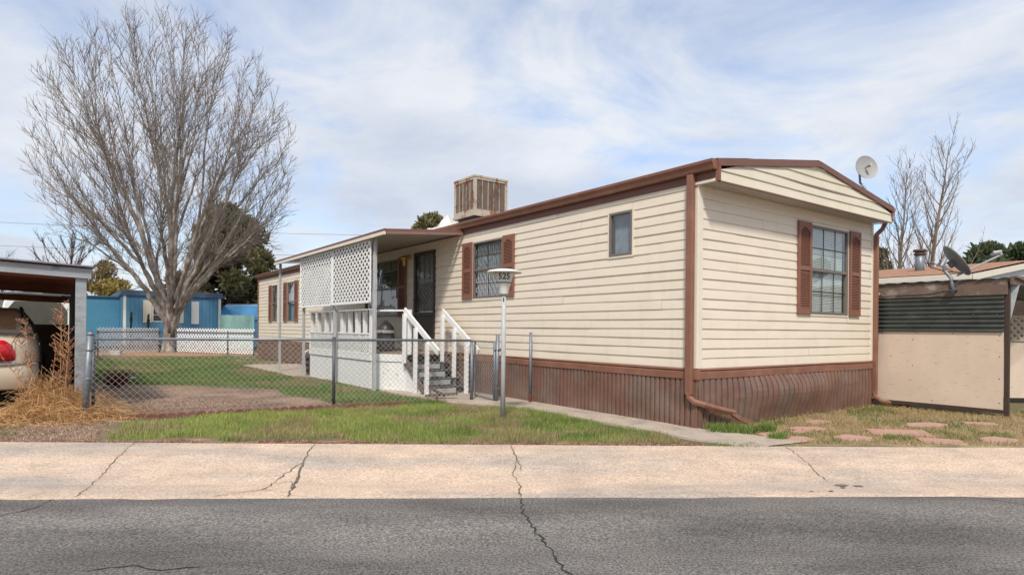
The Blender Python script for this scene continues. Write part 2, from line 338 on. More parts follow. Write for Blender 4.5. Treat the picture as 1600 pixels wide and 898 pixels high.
def zones(x, y):
    jx = x + (fbm(x, y, 1.7) - .5) * .55; jy = y + (fbm(x + 9, y + 5, 1.7) - .5) * .55
    return {k: npoly(jx, jy, p) for k, p in dict(front=FRONT, yard=YARD, dirt=DIRT, mulch=MULCH, right=RIGHT, left=LEFT).items()}
# ground sheet
xs = np.concatenate([-np.geomspace(420, 24.5, 22), np.arange(-24, 14.01, .10), np.geomspace(14.6, 420, 22)])
ys = np.concatenate([-np.geomspace(300, 12, 12), np.arange(-11, 6.6, 1.2), np.arange(6.72, 34, .10), np.geomspace(34.6, 900, 26)])
GX, GY = np.meshgrid(xs, ys); gx = GX.ravel(); gy = GY.ravel()
Z = zones(gx, gy); n1_ = fbm(gx, gy, 2.3); n2_ = fbm(gx + 40, gy, .7); n3_ = vnoise(gx, gy, 9)
gc = np.zeros((len(gx), 4)); gc[:, 3] = 1
def setc(mask, a, b, t):
    t = np.clip(t, 0, 1)[mask][:, None]; gc[mask, :3] = np.array(a) * (1 - t) + np.array(b) * t
al = np.ones(len(gx), dtype=bool)
setc(al, (.20, .15, .085), (.10, .11, .045), (n2_ - .3) * 2.2)
setc(Z['mulch'], (.40, .20, .115), (.30, .21, .12), (n1_ - .3) * 2)
setc(Z['left'], (.34, .225, .165), (.20, .145, .10), (n1_ - .3) * 2.4)
setc(Z['right'], (.40, .30, .19), (.22, .19, .09), (n1_ - .35) * 2.2)
setc(Z['dirt'], (.37, .245, .175), (.19, .12, .088), (n1_ - .3) * 2.6 + (n3_ - .5) * .6)
setc(Z['yard'], (.075, .105, .03), (.16, .14, .07), (n1_ - .42) * 2.6)
setc(Z['front'], (.13, .14, .05), (.30, .20, .13), (n1_ - .42) * 2.8)
edge = (gy < 6.97 + .022 * gx + .16 + .1 * n1_) & (gx < 2.2)
setc(edge, (.26, .14, .10), (.36, .26, .19), n3_)
st = (gy > 19.5) & (gy < 27.5) & (fbm(gx, gy, .35) > .5) & Z['yard']
setc(st, (.33, .25, .15), (.14, .14, .06), (n1_ - .3) * 2)
gz = np.where(gy < 6.83 + .022 * gx, -.3, 0.0) + np.where(gy > 7.1, (n1_ - .5) * .03 + (n3_ - .5) * .012, 0) * (gy < 40)
gz = np.where(gy < -2.6, 0, gz)
# a low rise far beyond the park
nyy, nxx = GX.shape; idx = np.arange(nyy * nxx).reshape(nyy, nxx)
fc = np.stack([idx[:-1, :-1], idx[:-1, 1:], idx[1:, 1:], idx[1:, :-1]], -1).reshape(-1, 4)
M_GROUND = mat('ground_cover', (.3, .2, .1), .95, .42, 22, vcol=True, bump=.02, bscale=45, col2=(.28, .19, .13), c2pos=(.64, .78), c2scale=30)
tag(fastmesh('ground', np.stack([gx, gy, gz], -1), fc, 4, M_GROUND, cols=gc, smooth=True), 'bare and grassy ground of the yards', kind='structure')
# road
rd = MB()
for a in range(-14, 14):
    x0, x1 = a * 5.0, a * 5.0 + 5
    for k in range(4):
        f0, f1 = k / 4, k / 4 + .25
        y00 = -3 + (5.12 + .047 * x0 + 3) * f0; y01 = -3 + (5.12 + .047 * x0 + 3) * f1; y10 = -3 + (5.12 + .047 * x1 + 3) * f0; y11 = -3 + (5.12 + .047 * x1 + 3) * f1
        zc = lambda f: -.085 + .05 * (1 - abs(2 * f - 1.0)) ** .9
        rd.quad((x0, y00, zc(f0)), (x1, y10, zc(f0)), (x1, y11, zc(f1)), (x0, y01, zc(f1)))
tag(rd.build('road', M_ASPH, smooth=True), kind='structure')
# concrete gutter walk, rolled profile
PROF = [(-.06, -.16), (-.02, -.088), (.03, -.080), (.25, -.092), (.45, -.07), (.70, -.012), (.95, .010), (1.0, .012), (1.0, -.2)]
def conc(x, f):
    a = 5.12 + .047 * x; b = 6.95 + .022 * x; return a + (b - a) * f
def concz(f):
    for (f0, z0), (f1, z1) in zip(PROF[1:-2], PROF[2:-1]):
        if f <= f1: return z0 + (z1 - z0) * max(0, (f - f0)) / (f1 - f0)
    return PROF[-2][1]
cb = MB(); i0 = 0; xsn = np.arange(-40, 40.1, .5)
for x in xsn:
    for k, (f, z) in enumerate(PROF):
        wob = (.03 * (vnoise(x, k, 3.9) - .5)) if k in (1, 2) else 0
        cb.v.append((x, conc(x, min(f, 1)) + 0, z + wob * .5))
npf = len(PROF)
for i in range(len(xsn) - 1):
    for k in range(npf - 1): a = i * npf + k; cb.f.append((a, a + npf, a + npf + 1, a + 1))
curb = tag(cb.build('curb', M_CONC), kind='structure')
def ribbon(name, pts, wd, parent, zoff=.004, zf=None, m=M_CRACK, jit=.03):
    P = []
    for (x0, y0), (x1, y1) in zip(pts[:-1], pts[1:]):
        n = max(2, int(math.hypot(x1 - x0, y1 - y0) / .05))
        for k in range(n):
            t = k / n; P.append((x0 + (x1 - x0) * t + ru(-jit, jit) * .5, y0 + (y1 - y0) * t + ru(-jit, jit) * .5))
    P.append(pts[-1]); mb = MB()
    for k, (x, y) in enumerate(P):
        a = P[max(0, k - 1)]; b = P[min(len(P) - 1, k + 1)]; d = Vector((b[0] - a[0], b[1] - a[1])).normalized()
        h = wd * .68 * ru(.25, 1.0) * (1 if 0 < k < len(P) - 1 else .2); z = zf(x, y) + zoff
        mb.v += [(x - d.y * h, y + d.x * h, z), (x + d.y * h, y - d.x * h, z)]
    for k in range(len(P) - 1): mb.f.append((2 * k, 2 * k + 1, 2 * k + 3, 2 * k + 2))
    o = mb.build(name, m); o.parent = parent; return o
def zcon(x, y):
    a = 5.12 + .047 * x; b = 6.95 + .022 * x; return concz(min(1, max(0, (y - a) / (b - a)))) + .002
road = bpy.data.objects['road']
def zroad(x, y):
    f = (y + 3) / (5.12 + .047 * x + 3)
    g = [0, .25, .5, .75, 1.0]; zz_ = [-.085 + .05 * (1 - abs(2 * q - 1)) ** .9 for q in g]
    return float(np.interp(f, g, zz_))
for pts, wd in (([(-4.15, 6.85), (-3.9, 6.1), (-3.78, 5.75), (-3.5, 4.98)], .008), ([(-2.18, 6.88), (-2.06, 6.2), (-2.12, 5.75), (-2.12, 5.3), (-2.42, 5.04)], .010),
                ([(-2.06, 6.15), (-1.93, 5.6), (-1.82, 5.06)], .022), ([(-2.12, 5.5), (-1.98, 5.6), (-1.9, 5.35)], .008), ([(-2.12, 5.3), (-1.95, 5.22), (-1.84, 5.2)], .007),
                ([(0, 6.93), (.07, 6.3), (.02, 5.9), (.09, 5.5), (.08, 5.13)], .011), ([(.07, 6.3), (.11, 6.0)], .006), ([(3.1, 7.0), (3.04, 6.4), (2.95, 5.7)], .007), ([(7.2, 7.05), (7.0, 5.5)], .006), ([(-7.0, 6.8), (-6.8, 4.9)], .006)):
    ribbon('crack', pts, wd, curb, zf=zcon)
for pts, wd in (([(.08, 5.11), (.10, 4.7), (.17, 4.25), (.25, 3.88), (.33, 3.45), (.3, 3.0)], .013), ([(-3.64, 4.93), (-3.58, 4.7), (-3.7, 4.4), (-4.2, 4.2)], .010), ([(-2.4, 3.44), (-2.17, 3.54), (-1.96, 3.47), (-1.72, 3.53)], .012), ([(3.95, 5.27), (4.25, 5.0), (4.9, 4.8)], .008)):
    ribbon('crack', pts, wd, road, zf=zroad, m=M_RCRACK, jit=.035)
for (sx, sy, ra) in ((3.02, 5.66, .07), (3.16, 5.64, .05), (2.98, 5.56, .03), (2.8, 5.42, .03), (2.62, 5.40, .022)):
    st_ = MB(); st_.v = [(sx + ra * math.cos(q * .45) * ru(.6, 1.1), sy + ra * .7 * math.sin(q * .45) * ru(.5, 1.2), 0) for q in range(14)]
    st_.v = [(x, y, zcon(x, y) + .004) for x, y, z in st_.v]; st_.f.append(tuple(range(14)))
    o_ = st_.build('damp_stain', mat('damp_stain_dark', (.19, .15, .12), .8, .3, 20)); o_.parent = curb
# path
pth = [(2.06, 7.50), (2.05, 7.02), (3.0, 7.04), (2.55, 7.95)] 
pm = MB()
near = [(-.35, -1.5), (-.68, -.6), (-.70, 1.0), (-.72, 2.5), (-.82, 3.1), (-1.15, 4.1), (-1.4, 4.9), (-1.5, 5.8), (-1.45, 7.0)]
def nearx(s): return float(np.interp(s, [p[1] for p in near], [p[0] for p in near]))
sv = list(np.arange(-1.35, 7.01, .2))
for s in sv:
    xn = nearx(s); xf = -.035 if s > .05 else (.35 * (.05 - s) / 1.4)
    for x_, z_ in ((xn - .01, -.05), (xn, .035), (xf, .035), (xf + .005, -.05)):
        X, Y = W(x_, s); Y = max(Y, 6.965 + .022 * X) if z_ > 0 else max(Y, 6.955 + .022 * X); pm.v.append((X, Y, z_ if s > .3 else min(z_, .016 + .012 * max(0, s + .8))))
for i in range(len(sv) - 1):
    for k in range(3): a = i * 4 + k; pm.f.append((a, a + 4, a + 5, a + 1))
path = tag(pm.build('path', M_PATH), kind='structure')
for s in (.62, 2.05, 3.5):
    a = W(nearx(s), s); b = W(-.05, s); ribbon('joint', [a, b], .006, path, zf=lambda x, y: .036, jit=.003, zoff=.003)

# ------------------------------------------------------------------ the mobile home
LEN, WID = 22.5, 4.93; Z0, Z1, ZS = .81, 3.27, .67
home = thing('mobile_home', 'long cream sided mobile home with brown trim, brown shutters and ribbed skirting', 'mobile home', (0, 0, 0))
def siding(name, length, z0, z1, opens, fn, seed, ztop=None, gap_u0=0.0):
    """Lapped courses as real profiled strips; fn(u, out, z) -> point. opens: (u0,u1,z0,z1)."""
    rr = random.Random(seed); mb = MB(); exp = .1332; nc = int(math.ceil((z1 - z0) / exp))
    for c in range(nc):
        za = z0 + c * exp; zb = min(za + exp, z1)
        cuts = {gap_u0, length}
        for (a, b, p, q) in opens:
            if p < zb and q > za: cuts |= {a, b}
        u = gap_u0 + rr.uniform(.5, 3.6)
        while u < length: cuts.add(u); u += rr.uniform(2.4, 3.8)
        base_cuts = sorted(x for x in cuts if gap_u0 <= x <= length); seam = 0.0
        for u0, u1 in zip(base_cuts[:-1], base_cuts[1:]):
            seam = rr.uniform(0, .0045); um = (u0 + u1) / 2
            rng = [(za, zb)]
            for (a, b, p, q) in opens:
                if a <= um <= b:
                    nr = []
                    for (l, h) in rng:
                        if q <= l or p >= h: nr.append((l, h)); continue
                        if p > l: nr.append((l, p))
                        if q < h: nr.append((q, h))
                    rng = nr
            ns = max(1, int((u1 - u0) / .35))
            for (l, h) in rng:
                if h - l < .004: continue
                prof = []
                def out(z): return .002 + .013 * (1 - (z - za) / exp)
                if l <= za + 1e-6: prof += [(.0, l - .0005), (.015, l)]
                else: prof += [(out(l), l)]
                prof += [(out(l) if l > za else .0148, l + (.012 if l <= za + 1e-6 else 0)), (out((l + h) / 2) + .0012, (l + h) / 2), (out(h), h)]
                i0 = len(mb.v); npf = len(prof)
                for k in range(ns + 1):
                    uu = u0 + (u1 - u0) * k / ns
                    wz = (vnoise(uu, c * 3.1 + seed, .8) - .5) * .006; wo_ = (vnoise(uu, c * 1.7 + seed + 50, 1.3) - .5) * .005
                    for j, (o_, z_) in enumerate(prof):
                        tt = 0 if j == 0 else 1
                        mb.v.append(fn(uu, o_ + seam * tt + (wo_ + .0015) * tt, z_ + wz * (1 if (z0 + .02 < z_ < z1 - .02 and not any(abs(z_ - q) < .002 for op in opens for q in op[2:])) else 0)))
                for k in range(ns):
                    for j in range(npf - 1):
                        a = i0 + k * npf + j; mb.f.append((a, a + npf, a + npf + 1, a + 1))
    return mb.build(name, M_SIDE, home)
WL = [  # long wall openings (u0,u1,z0,z1)
    (1.15, 1.62, 2.43, 3.09), (4.46, 5.50, 1.93, 3.06), (7.08, 8.10, 1.03, 3.09), (8.96, 11.05, 1.60, 3.04), (17.42, 18.30, 1.53, 2.97), (19.62, 20.34, 1.53, 2.96)]
WE = [(2.82, 4.02, 1.60, 3.02)]
fl = lambda u, o, z: (-o, u, z)
fe = lambda u, o, z: (u, -o, z)
siding('wall', LEN, Z0, Z1 + .02, WL, fl, 1)
siding('wall', WID, Z0, 3.24, WE, fe, 5, gap_u0=.0)
b = MB(); b.box(.3, WID - .003, .3, LEN, .05, 3.5); b.build('wall_core', M_ROOM, home)
b = MB(); b.box(WID - .003, WID + .015, 0, LEN, Z0, 3.45).box(0, WID, LEN, LEN + .015, Z0, 3.4); b.build('rear_wall', M_SIDE, home)
# corner posts
b = MB(); b.box(-.022, .085, -.024, .0, Z0, 3.245); b.box(-.024, -.0, -.022, .06, Z0, 3.26); b.build('corner_trim', M_TRIMW, home, bevel=.004)
b = MB(); b.box(WID - .04, WID + .022, -.024, .0, Z0, 3.245); b.build('corner_trim', M_TRIMW, home, bevel=.004)
b = MB(); b.box(-.04, .0, LEN - .09, LEN + .03, 0.02, 3.36); b.build('corner_trim', M_BROWN, home, bevel=.004)
# trim band above skirting
def band(L, fn, seed):
    mb = MB(); rr = random.Random(seed); n = int(L / .25)
    prof = [(.0, .812), (.03, .806), (.04, .79), (.018, .782), (.022, .772), (.047, .757), (.045, .672), (.0, .665)]
    for k in range(n + 1):
        u = L * k / n; wz = (vnoise(u, seed, 1.1) - .5) * .014; wo_ = (vnoise(u, seed + 9, 2) - .5) * .006
        for o_, z_ in prof: mb.v.append(fn(u, o_ + (wo_ if o_ > .03 else 0), z_ + (wz if z_ < .8 else 0)))
    m_ = len(prof)
    for k in range(n):
        for j in range(m_ - 1): a = k * m_ + j; mb.f.append((a, a + m_, a + m_ + 1, a + 1))
    mb.build('trim_band', M_BROWN, home)
band(LEN, fl, 3); band(WID, fe, 8)
# ribbed skirting: flat pans with narrow dark grooves
def skirt(L, fn, pitch, seed, bulge):
    mb = MB(); zs_ = [.02 + .66 * k / 9 for k in range(10)]; us = []
    u = 0
    while u < L - .01:
        p = pitch * ru(.92, 1.08)
        us += [(u, .030), (u + p * .38, .036), (u + p * .76, .031), (u + p * .80, .0), (u + p * .96, -.003), (u + p * .995, .029)]; u += p
    us = [(a, o_) for a, o_ in us if a <= L]
    for (a, o_) in us:
        lean = (vnoise(a, seed, .9) - .5) * .05
        for z in zs_:
            t = z / .68; bl = bulge(a, t) + (vnoise(a * 1.0, z * 3 + seed, 3.0) - .5) * (.012 if bulge(1.8, .5) > .02 else .006)
            mb.v.append(fn(min(L, max(0, a + lean * (1 - t))), o_ + bl, z))
    nz = len(zs_)
    for k in range(len(us) - 1):
        for j in range(nz - 1): a = k * nz + j; mb.f.append((a, a + nz, a + nz + 1, a + 1))
    return mb.build('skirting', M_SKIRT, home, smooth=False)
skirt(LEN, fl, .086, 2, lambda a, t: .004 * math.sin(a * 1.3) * math.sin(math.pi * t))
skirt(WID, fe, .128, 6, lambda a, t: .115 * math.sin(math.pi * min(1, t ** 1.5)) * math.exp(-((a - 2.2) / 1.25) ** 2))
b = MB(); b.box(-.052, .012, -.052, .012, .664, .80); b.build('band_corner', M_BROWN, home, bevel=.004)
b = MB(); b.box(-.028, .03, -.028, .03, 0.0, .67); b.build('skirt_corner', M_SKIRT, home, bevel=.006)
# roof
def roofz(x): return 3.52 + .155 * x if x <= WID / 2 else 3.52 + .155 * (WID - x)
OH = .32
b = MB(); nx = 24
for top in (0, 1):
    pass
ysr = [-OH + (LEN + .3 + OH) * k / 60 for k in range(61)]
xr = [-.05 + (WID + .1) * k / nx for k in range(nx + 1)]
for y in ysr:
    for x in xr: b.v.append((x, y, roofz(x) + .012 + .008 * (vnoise(x * 2, y, 2.5) - .5)))
for i in range(60):
    for j in range(nx): a = i * (nx + 1) + j; b.f.append((a, a + 1, a + nx + 2, a + nx + 1))
for i in range(60):   # edge thickness
    a = i * (nx + 1); p = b.v[a]; q = b.v[a + nx + 1]; b.quad(p, (p[0], p[1], p[2] - .03), (q[0], q[1], q[2] - .03), q)
for j in range(nx):
    p = b.v[j]; q = b.v[j + 1]; b.quad(p, q, (q[0], q[1], q[2] - .03), (p[0], p[1], p[2] - .03))
b.build('roof', M_SHING, home)
b = MB(); b.quad((-.03, -OH, 3.49), (WID + .03, -OH, 3.49), (WID, LEN + .2, 3.49), (0, LEN + .2, 3.49)); b.box(0, WID, LEN, LEN + .2, 3.3, 3.49); b.build('roof_deck', M_FASC, home)
# fascia along the eave, behind the gutter
b = MB(); b.box(-.03, .0, -OH + .01, LEN + .2, 3.272, 3.50); b.build('fascia', M_FASC, home, bevel=.003)
b = MB(); b.box(WID, WID + .03, -OH + .01, LEN + .2, 3.272, 3.50); b.build('fascia', M_FASC, home, bevel=.003)
def gutter(x0, sg, ya, yb):
    mb = MB(); prof = [(.0, 3.495), (.0, 3.39), (.055, 3.372), (.085, 3.385), (.10, 3.43), (.125, 3.465), (.128, 3.50), (.112, 3.505)]
    n = 46
    for k in range(n + 1):
        y = ya + (yb - ya) * k / n; wz = (vnoise(y, 3, .5) - .5) * .012
        for o_, z_ in prof: mb.v.append((x0 + sg * o_, y, z_ + wz))
    m_ = len(prof)
    for k in range(n):
        for j in range(m_ - 1): a = k * m_ + j; mb.f.append((a, a + m_, a + m_ + 1, a + 1))
    for y in (ya, yb):
        mb.poly([(x0 + sg * o_, y, z_) for o_, z_ in prof])
    return mb.build('gutter', M_BROWN, home)
gutter(-.031, -1, -OH - .005, LEN + .15); gutter(WID + .031, 1, -OH - .005, LEN + .15)
# gable: siding face, rake boards, soffit
rz = lambda x: min(roofz(x) - .085, 9)
gb = MB(); exp = .1332; z = 3.245
rg = random.Random(4)
while z < 3.85:
    zt = z + exp; i0 = len(gb.v); n = 20
    def xl(zz_): return max(0.0, (zz_ - 3.435) / .155)
    a0, a1 = xl(z), xl(zt)
    if a0 >= WID / 2: break
    a1 = min(a1, WID / 2 - .005)
    for k in range(n + 1):
        t = k / n; wv = (vnoise(t * 5, z * 9, 1.4) - .5) * .012
        for (aa, zz_, o_) in ((a0, z - .001, 0), (a0, z + wv * .5, .018), (a0 + (a1 - a0) * .1, z + .012 + wv * .5, .018), (a1, min(zt, 3.435 + .155 * a1 + .02) if a1 > 0 else zt, .003)):
            x = aa + (WID - 2 * aa) * t; gb.v.append((x, -OH + .012 - o_ - .006 * math.sin(t * 9), zz_))
    for k in range(n):
        for j in range(3): a = i0 + k * 4 + j; gb.f.append((a, a + 4, a + 5, a + 1))
    z = zt
gb.build('gable_siding', mat('gable_siding', (.64, .58, .46), .55, .07, 2), home)
for sg in (0, 1):
    pts = [(-.04, 3.515), (WID / 2, 3.515 + .155 * (WID / 2 + .0)), (WID / 2, 3.425 + .155 * WID / 2), (-.04, 3.42)]
    f_ = (lambda u, v, w_: (u, -OH - .03 + w_, v)) if sg == 0 else (lambda u, v, w_: (WID - u, -OH - .03 + w_, v))
    mb = MB(); mb.prism(pts, f_, .035); mb.build('rake_board', M_FASC, home, bevel=.003)
b = MB()   # brown return at the gable corner
b.box(-.045, -.005, -OH - .035, -OH + .02, 3.235, 3.42); b.build('fascia_return', M_BROWN, home); b = MB(); b.box(WID + .002, WID + .012, -OH - .02, -OH + .03, 3.25, 3.45); b.build('fascia_return', M_BROWN, home)
b = MB(); n = 62
for k in range(n):     # ribbed soffit
    x0 = WID * k / n; x1 = WID * (k + 1) / n; xm = x0 + (x1 - x0) * .82
    b.quad((x0, -OH, 3.238), (xm, -OH, 3.238), (xm, 0, 3.238), (x0, 0, 3.238)); b.quad((xm, -OH, 3.256), (x1, -OH, 3.256), (x1, 0, 3.256), (xm, 0, 3.256))
b.build('soffit', M_SOFF, home)
b = MB(); b.box(-.005, WID + .005, -OH - .012, -OH + .012, 3.226, 3.243); b.build('soffit_edge', M_FASC, home)
b = MB(); b.box(-.045, -.01, -OH, .02, 3.236, 3.27); b.build('soffit_return', M_TRIMW, home)
# downspouts
def spout(pts, wd=.085, dp=.06):
    mb = MB()
    for p, q in zip(pts[:-1], pts[1:]):
        mb.bar(p, q, wd, dp, up=(1, 0, 0) if abs(Vector(q)[2] - Vector(p)[2]) > .5 else (0, 0, 1))
    return mb
sp = MB(); sp.bar((-.075, .06, 3.38), (-.075, .06, .46), .10, .07, up=(1, 0, 0)); 
sp.build('downspout', M_BROWN, home, bevel=.01)
sp = MB(); sp.tube([(-.075, .06, .50), (-.075, .055, .43), (-.05, -.01, .37), (.03, -.10, .34), (.16, -.14, .30), (.40, -.15, .245), (.60, -.16, .205)], .046, 6)
sp.build('downspout_elbow', M_BROWN, home, bevel=.006); sp = MB()
sp.tube([(.55, -.165, .20), (.75, -.17, .10), (1.0, -.18, .03)], .04, 4); sp.build('downspout_end', M_BROWN, home, bevel=.006)
sp = MB(); sp.bar((WID + .055, -.05, 3.05), (WID + .055, -.05, .22), .085, .065, up=(1, 0, 0)); sp.build('downspout', M_BROWN, home, bevel=.01)
sp = MB(); sp.tube([(WID + .06, -OH + .12, 3.38), (WID + .10, -OH + .14, 3.25), (WID + .09, -.14, 3.16), (WID + .055, -.05, 3.06), (WID + .055, -.05, 3.0)], .04, 6); sp.build('downspout_elbow', M_BROWN, home, bevel=.006); sp = MB()
sp.tube([(WID + .055, -.05, .26), (WID + .05, -.06, .17), (WID + .10, -.14, .10), (WID + .30, -.30, .05), (WID + .5, -.42, .035)], .042, 6); sp.build('downspout_elbow', M_BROWN, home, bevel=.006)

# windows
def shutter(fn, u0, u1, z0, z1, par, arch=True):
    mb = MB(); d = .03; o0 = .022; st_w = .05
    def bx(a, b_, p, q, oa, ob):
        c0 = fn(a, oa, p); c1 = fn(b_, ob, q)
        mb.box(min(c0[0], c1[0]), max(c0[0], c1[0]), min(c0[1], c1[1]), max(c0[1], c1[1]), min(c0[2], c1[2]), max(c0[2], c1[2]))
    bx(u0, u0 + st_w, z0, z1, o0, o0 + d); bx(u1 - st_w, u1, z0, z1, o0, o0 + d)
    zm_ = z0 + (z1 - z0) * .5
    for a, b_ in ((z0, z0 + .10), (zm_ - .035, zm_ + .035), (z1 - .08, z1)): bx(u0 + st_w, u1 - st_w, a, b_, o0, o0 + d - .002)
    if arch:
        n = 8; ua, ub = u0 + st_w, u1 - st_w
        for k in range(n):
            ta, tb = k / n, (k + 1) / n; h = .07 * abs((ta + tb) - 1) ** 1.5 + .004
            bx(ua + (ub - ua) * ta, ua + (ub - ua) * tb, z1 - .08 - h, z1 - .079, o0, o0 + d - .004)
    bx(u0 + st_w, u1 - st_w, z0 + .1, z1 - .08, o0, o0 + .006)
    z = z0 + .105
    while z < z1 - .10:
        if not (zm_ - .055 < z < zm_ + .035):
            a = fn(u0 + st_w, o0 + .006, z + .019); b_ = fn(u1 - st_w, o0 + .006, z + .019); c = fn(u1 - st_w, o0 + d - .006, z); e = fn(u0 + st_w, o0 + d - .006, z); mb.quad(a, b_, c, e)
            a2 = fn(u0 + st_w, o0 + .006, z - .004); b2 = fn(u1 - st_w, o0 + .006, z - .004); mb.quad(e, c, b2, a2)
        z += .027
    return mb.build('shutter', M_SHUT, par)
def window(fn, u0, u1, z0, z1, cols, shut=(), blind='blind', frame=M_FRAME, upper_only=False, rows=2, sash=True, arch=True, castm=M_TRIMW):
    def bxm(mb, a, b_, p, q, oa, ob):
        c0 = fn(a, oa, p); c1 = fn(b_, ob, q)
        mb.box(min(c0[0], c1[0]), max(c0[0], c1[0]), min(c0[1], c1[1]), max(c0[1], c1[1]), min(c0[2], c1[2]), max(c0[2], c1[2]))
    mb = MB(); t = .035
    for a, b_, p, q in ((u0, u0 + t, z0, z1), (u1 - t, u1, z0, z1), (u0 + t, u1 - t, z0, z0 + t), (u0 + t, u1 - t, z1 - t, z1)): bxm(mb, a, b_, p, q, -.04, .030)
    zm_ = (z0 + z1) / 2
    if sash: bxm(mb, u0 + t, u1 - t, zm_ - .022, zm_ + .022, -.03, .022)
    wdw = mb.build('window', frame, home, bevel=.003)
    mb = MB(); c = .03
    for a, b_, p, q in ((u0 - c, u0 - .001, z0 - c, z1 + c), (u1 + .001, u1 + c, z0 - c, z1 + c), (u0, u1, z0 - c, z0 - .001), (u0, u1, z1 + .001, z1 + c)): bxm(mb, a, b_, p, q, .0, .024)
    mb.build('casing', castm, wdw)
    mb = MB()
    if sash:
        mb.quad(fn(u0 + t, .005, zm_), fn(u1 - t, .005, zm_), fn(u1 - t, .005, z1 - t), fn(u0 + t, .005, z1 - t))
        mb.quad(fn(u0 + t, -.015, z0 + t), fn(u1 - t, -.015, z0 + t), fn(u1 - t, -.015, zm_), fn(u0 + t, -.015, zm_))
    else: mb.quad(fn(u0 + t, .0, z0 + t), fn(u1 - t, .0, z0 + t), fn(u1 - t, .0, z1 - t), fn(u0 + t, .0, z1 - t))
    mb.build('pane', M_GLASS, wdw)
    if cols:
        mb = MB(); g = .009
        halves = ((zm_ + .022, z1 - t, .012), (z0 + t, zm_ - .022, -.008)) if not upper_only else ((zm_ + .022, z1 - t, .012),)
        for (p, q, oo) in halves:
            for k in range(1, cols): u = u0 + t + (u1 - u0 - 2 * t) * k / cols; bxm(mb, u - g, u + g, p, q, oo - .006, oo)
            for k in range(1, rows): z = p + (q - p) * k / rows; bxm(mb, u0 + t, u1 - t, z - g, z + g, oo - .007, oo - .001)
        mb.build('muntin', M_DARKF, wdw)
    # room behind
    mb = MB(); dp = -.29
    mb.quad(fn(u0, dp, z0), fn(u1, dp, z0), fn(u1, dp, z1), fn(u0, dp, z1))
    mb.quad(fn(u0, dp, z0), fn(u0, 0, z0), fn(u0, 0, z1), fn(u0, dp, z1)); mb.quad(fn(u1, dp, z0), fn(u1, 0, z0), fn(u1, 0, z1), fn(u1, dp, z1))
    mb.quad(fn(u0, dp, z0), fn(u0, 0, z0), fn(u1, 0, z0), fn(u1, dp, z0)); mb.quad(fn(u0, dp, z1), fn(u0, 0, z1), fn(u1, 0, z1), fn(u1, dp, z1))
    mb.build('recess', M_ROOM, wdw)
    if blind == 'blind':
        mb = MB(); z = z0 + t
        while z < z1 - t:
            mb.quad(fn(u0 + t, -.052, z + .013), fn(u1 - t - .03, -.052, z + .013), fn(u1 - t - .03, -.044, z - .010), fn(u0 + t, -.044, z - .010)); z += .026
        mb.build('blind', M_BLIND, wdw)
    elif blind:
        mb = MB(); n = 40; a0, a1 = u0 + t, u1 - t
        if blind == 'half': a1 = u0 + (u1 - u0) * .8
        for k in range(n):
            ua, ub = a0 + (a1 - a0) * k / n, a0 + (a1 - a0) * (k + 1) / n
            oa, ob = -.09 + .018 * math.sin(k * 1.15), -.09 + .018 * math.sin((k + 1) * 1.15)
            mb.quad(fn(ua, oa, z0 + t), fn(ub, ob, z0 + t), fn(ub, ob, z1 - t), fn(ua, oa, z1 - t))
        mb.build('curtain', M_CURT, wdw)
    for (a, b_) in shut: shutter(fn, a, b_, z0 - .01, z1 + .02, wdw, arch)
    return wdw
window(fe, 2.82, 4.02, 1.60, 3.02, 3, [(2.42, 2.80), (4.06, 4.43)], 'blind')
window(fl, 1.15, 1.62, 2.43, 3.09, 0, [], 'sheet', sash=False)
wb = window(fl, 4.46, 5.50, 1.93, 3.06, 2, [(5.52, 5.89), (4.07, 4.44)], 'sheet')
mb = MB()   # scroll security grille, one mesh
for i in range(7):
    for j in range(11):
        u = 4.52 + .93 * (i + .5 * (j % 2)) / 7; z = 2.0 + j * .095
        if u > 5.44 or z > 3.0: continue
        mb.tube([(.018, u + .035 * math.sin(k * .9), z + .055 * math.cos(k * .9)) if False else (.012, u + .045 * math.sin(k * .785), z + .05 * math.cos(k * .785)) for k in range(9)], .0045, 4, cap=False)
mb.build('scroll_grille', mat('grille_white', (.55, .55, .55), .5, .1, 8), wb)
window(fl, 8.96, 11.05, 1.60, 3.04, 5, [(8.50, 8.93)], None, upper_only=True, arch=True)
window(fl, 17.42, 18.30, 1.53, 2.97, 0, [(18.33, 18.76), (17.0, 17.40)], 'half')
window(fl, 19.62, 20.34, 1.53, 2.96, 0, [(20.37, 20.80)], 'half')
# storm door
mb = MB(); t = .075
for a, b_, p, q in ((7.08, 7.08 + t, 1.03, 3.09), (8.10 - t, 8.10, 1.03, 3.09), (7.155, 8.025, 3.02, 3.09), (7.155, 8.025, 1.03, 1.13), (7.155, 8.025, 1.60, 1.68)):
    mb.box(-.045, .05, a, b_, p, q)
mb.box(-.02, .0, 7.155, 8.025, 1.13, 1.60)
dr = mb.build('door', M_DARKF, home, bevel=.004)
mb = MB(); mb.quad((-.012, 7.155, 1.68), (-.012, 8.025, 1.68), (-.012, 8.025, 3.02), (-.012, 7.155, 3.02)); mb.build('pane', M_GLASSD, dr)
mb = MB(); mb.box(.10, .14, 7.1, 8.08, 1.03, 3.05); mb.build('inner_door', mat('inner_door_pale_reflection', (.42, .41, .40), .6, .2, 5), dr)  # pale colour imitates the white reflection in the storm door glass
mb = MB(); 
for i in range(5):
    for j in range(5): mb.tube([(-.022, 7.27 + i * .16 + .05 * math.sin(k * .785), 1.78 + j * .13 + .06 * math.cos(k * .785)) for k in range(9)], .005, 4, cap=False)
for u in (7.35, 7.59, 7.83): mb.box(-.026, -.018, u - .006, u + .006, 2.45, 3.0)
mb.build('scroll_grille', M_DARKF, dr)
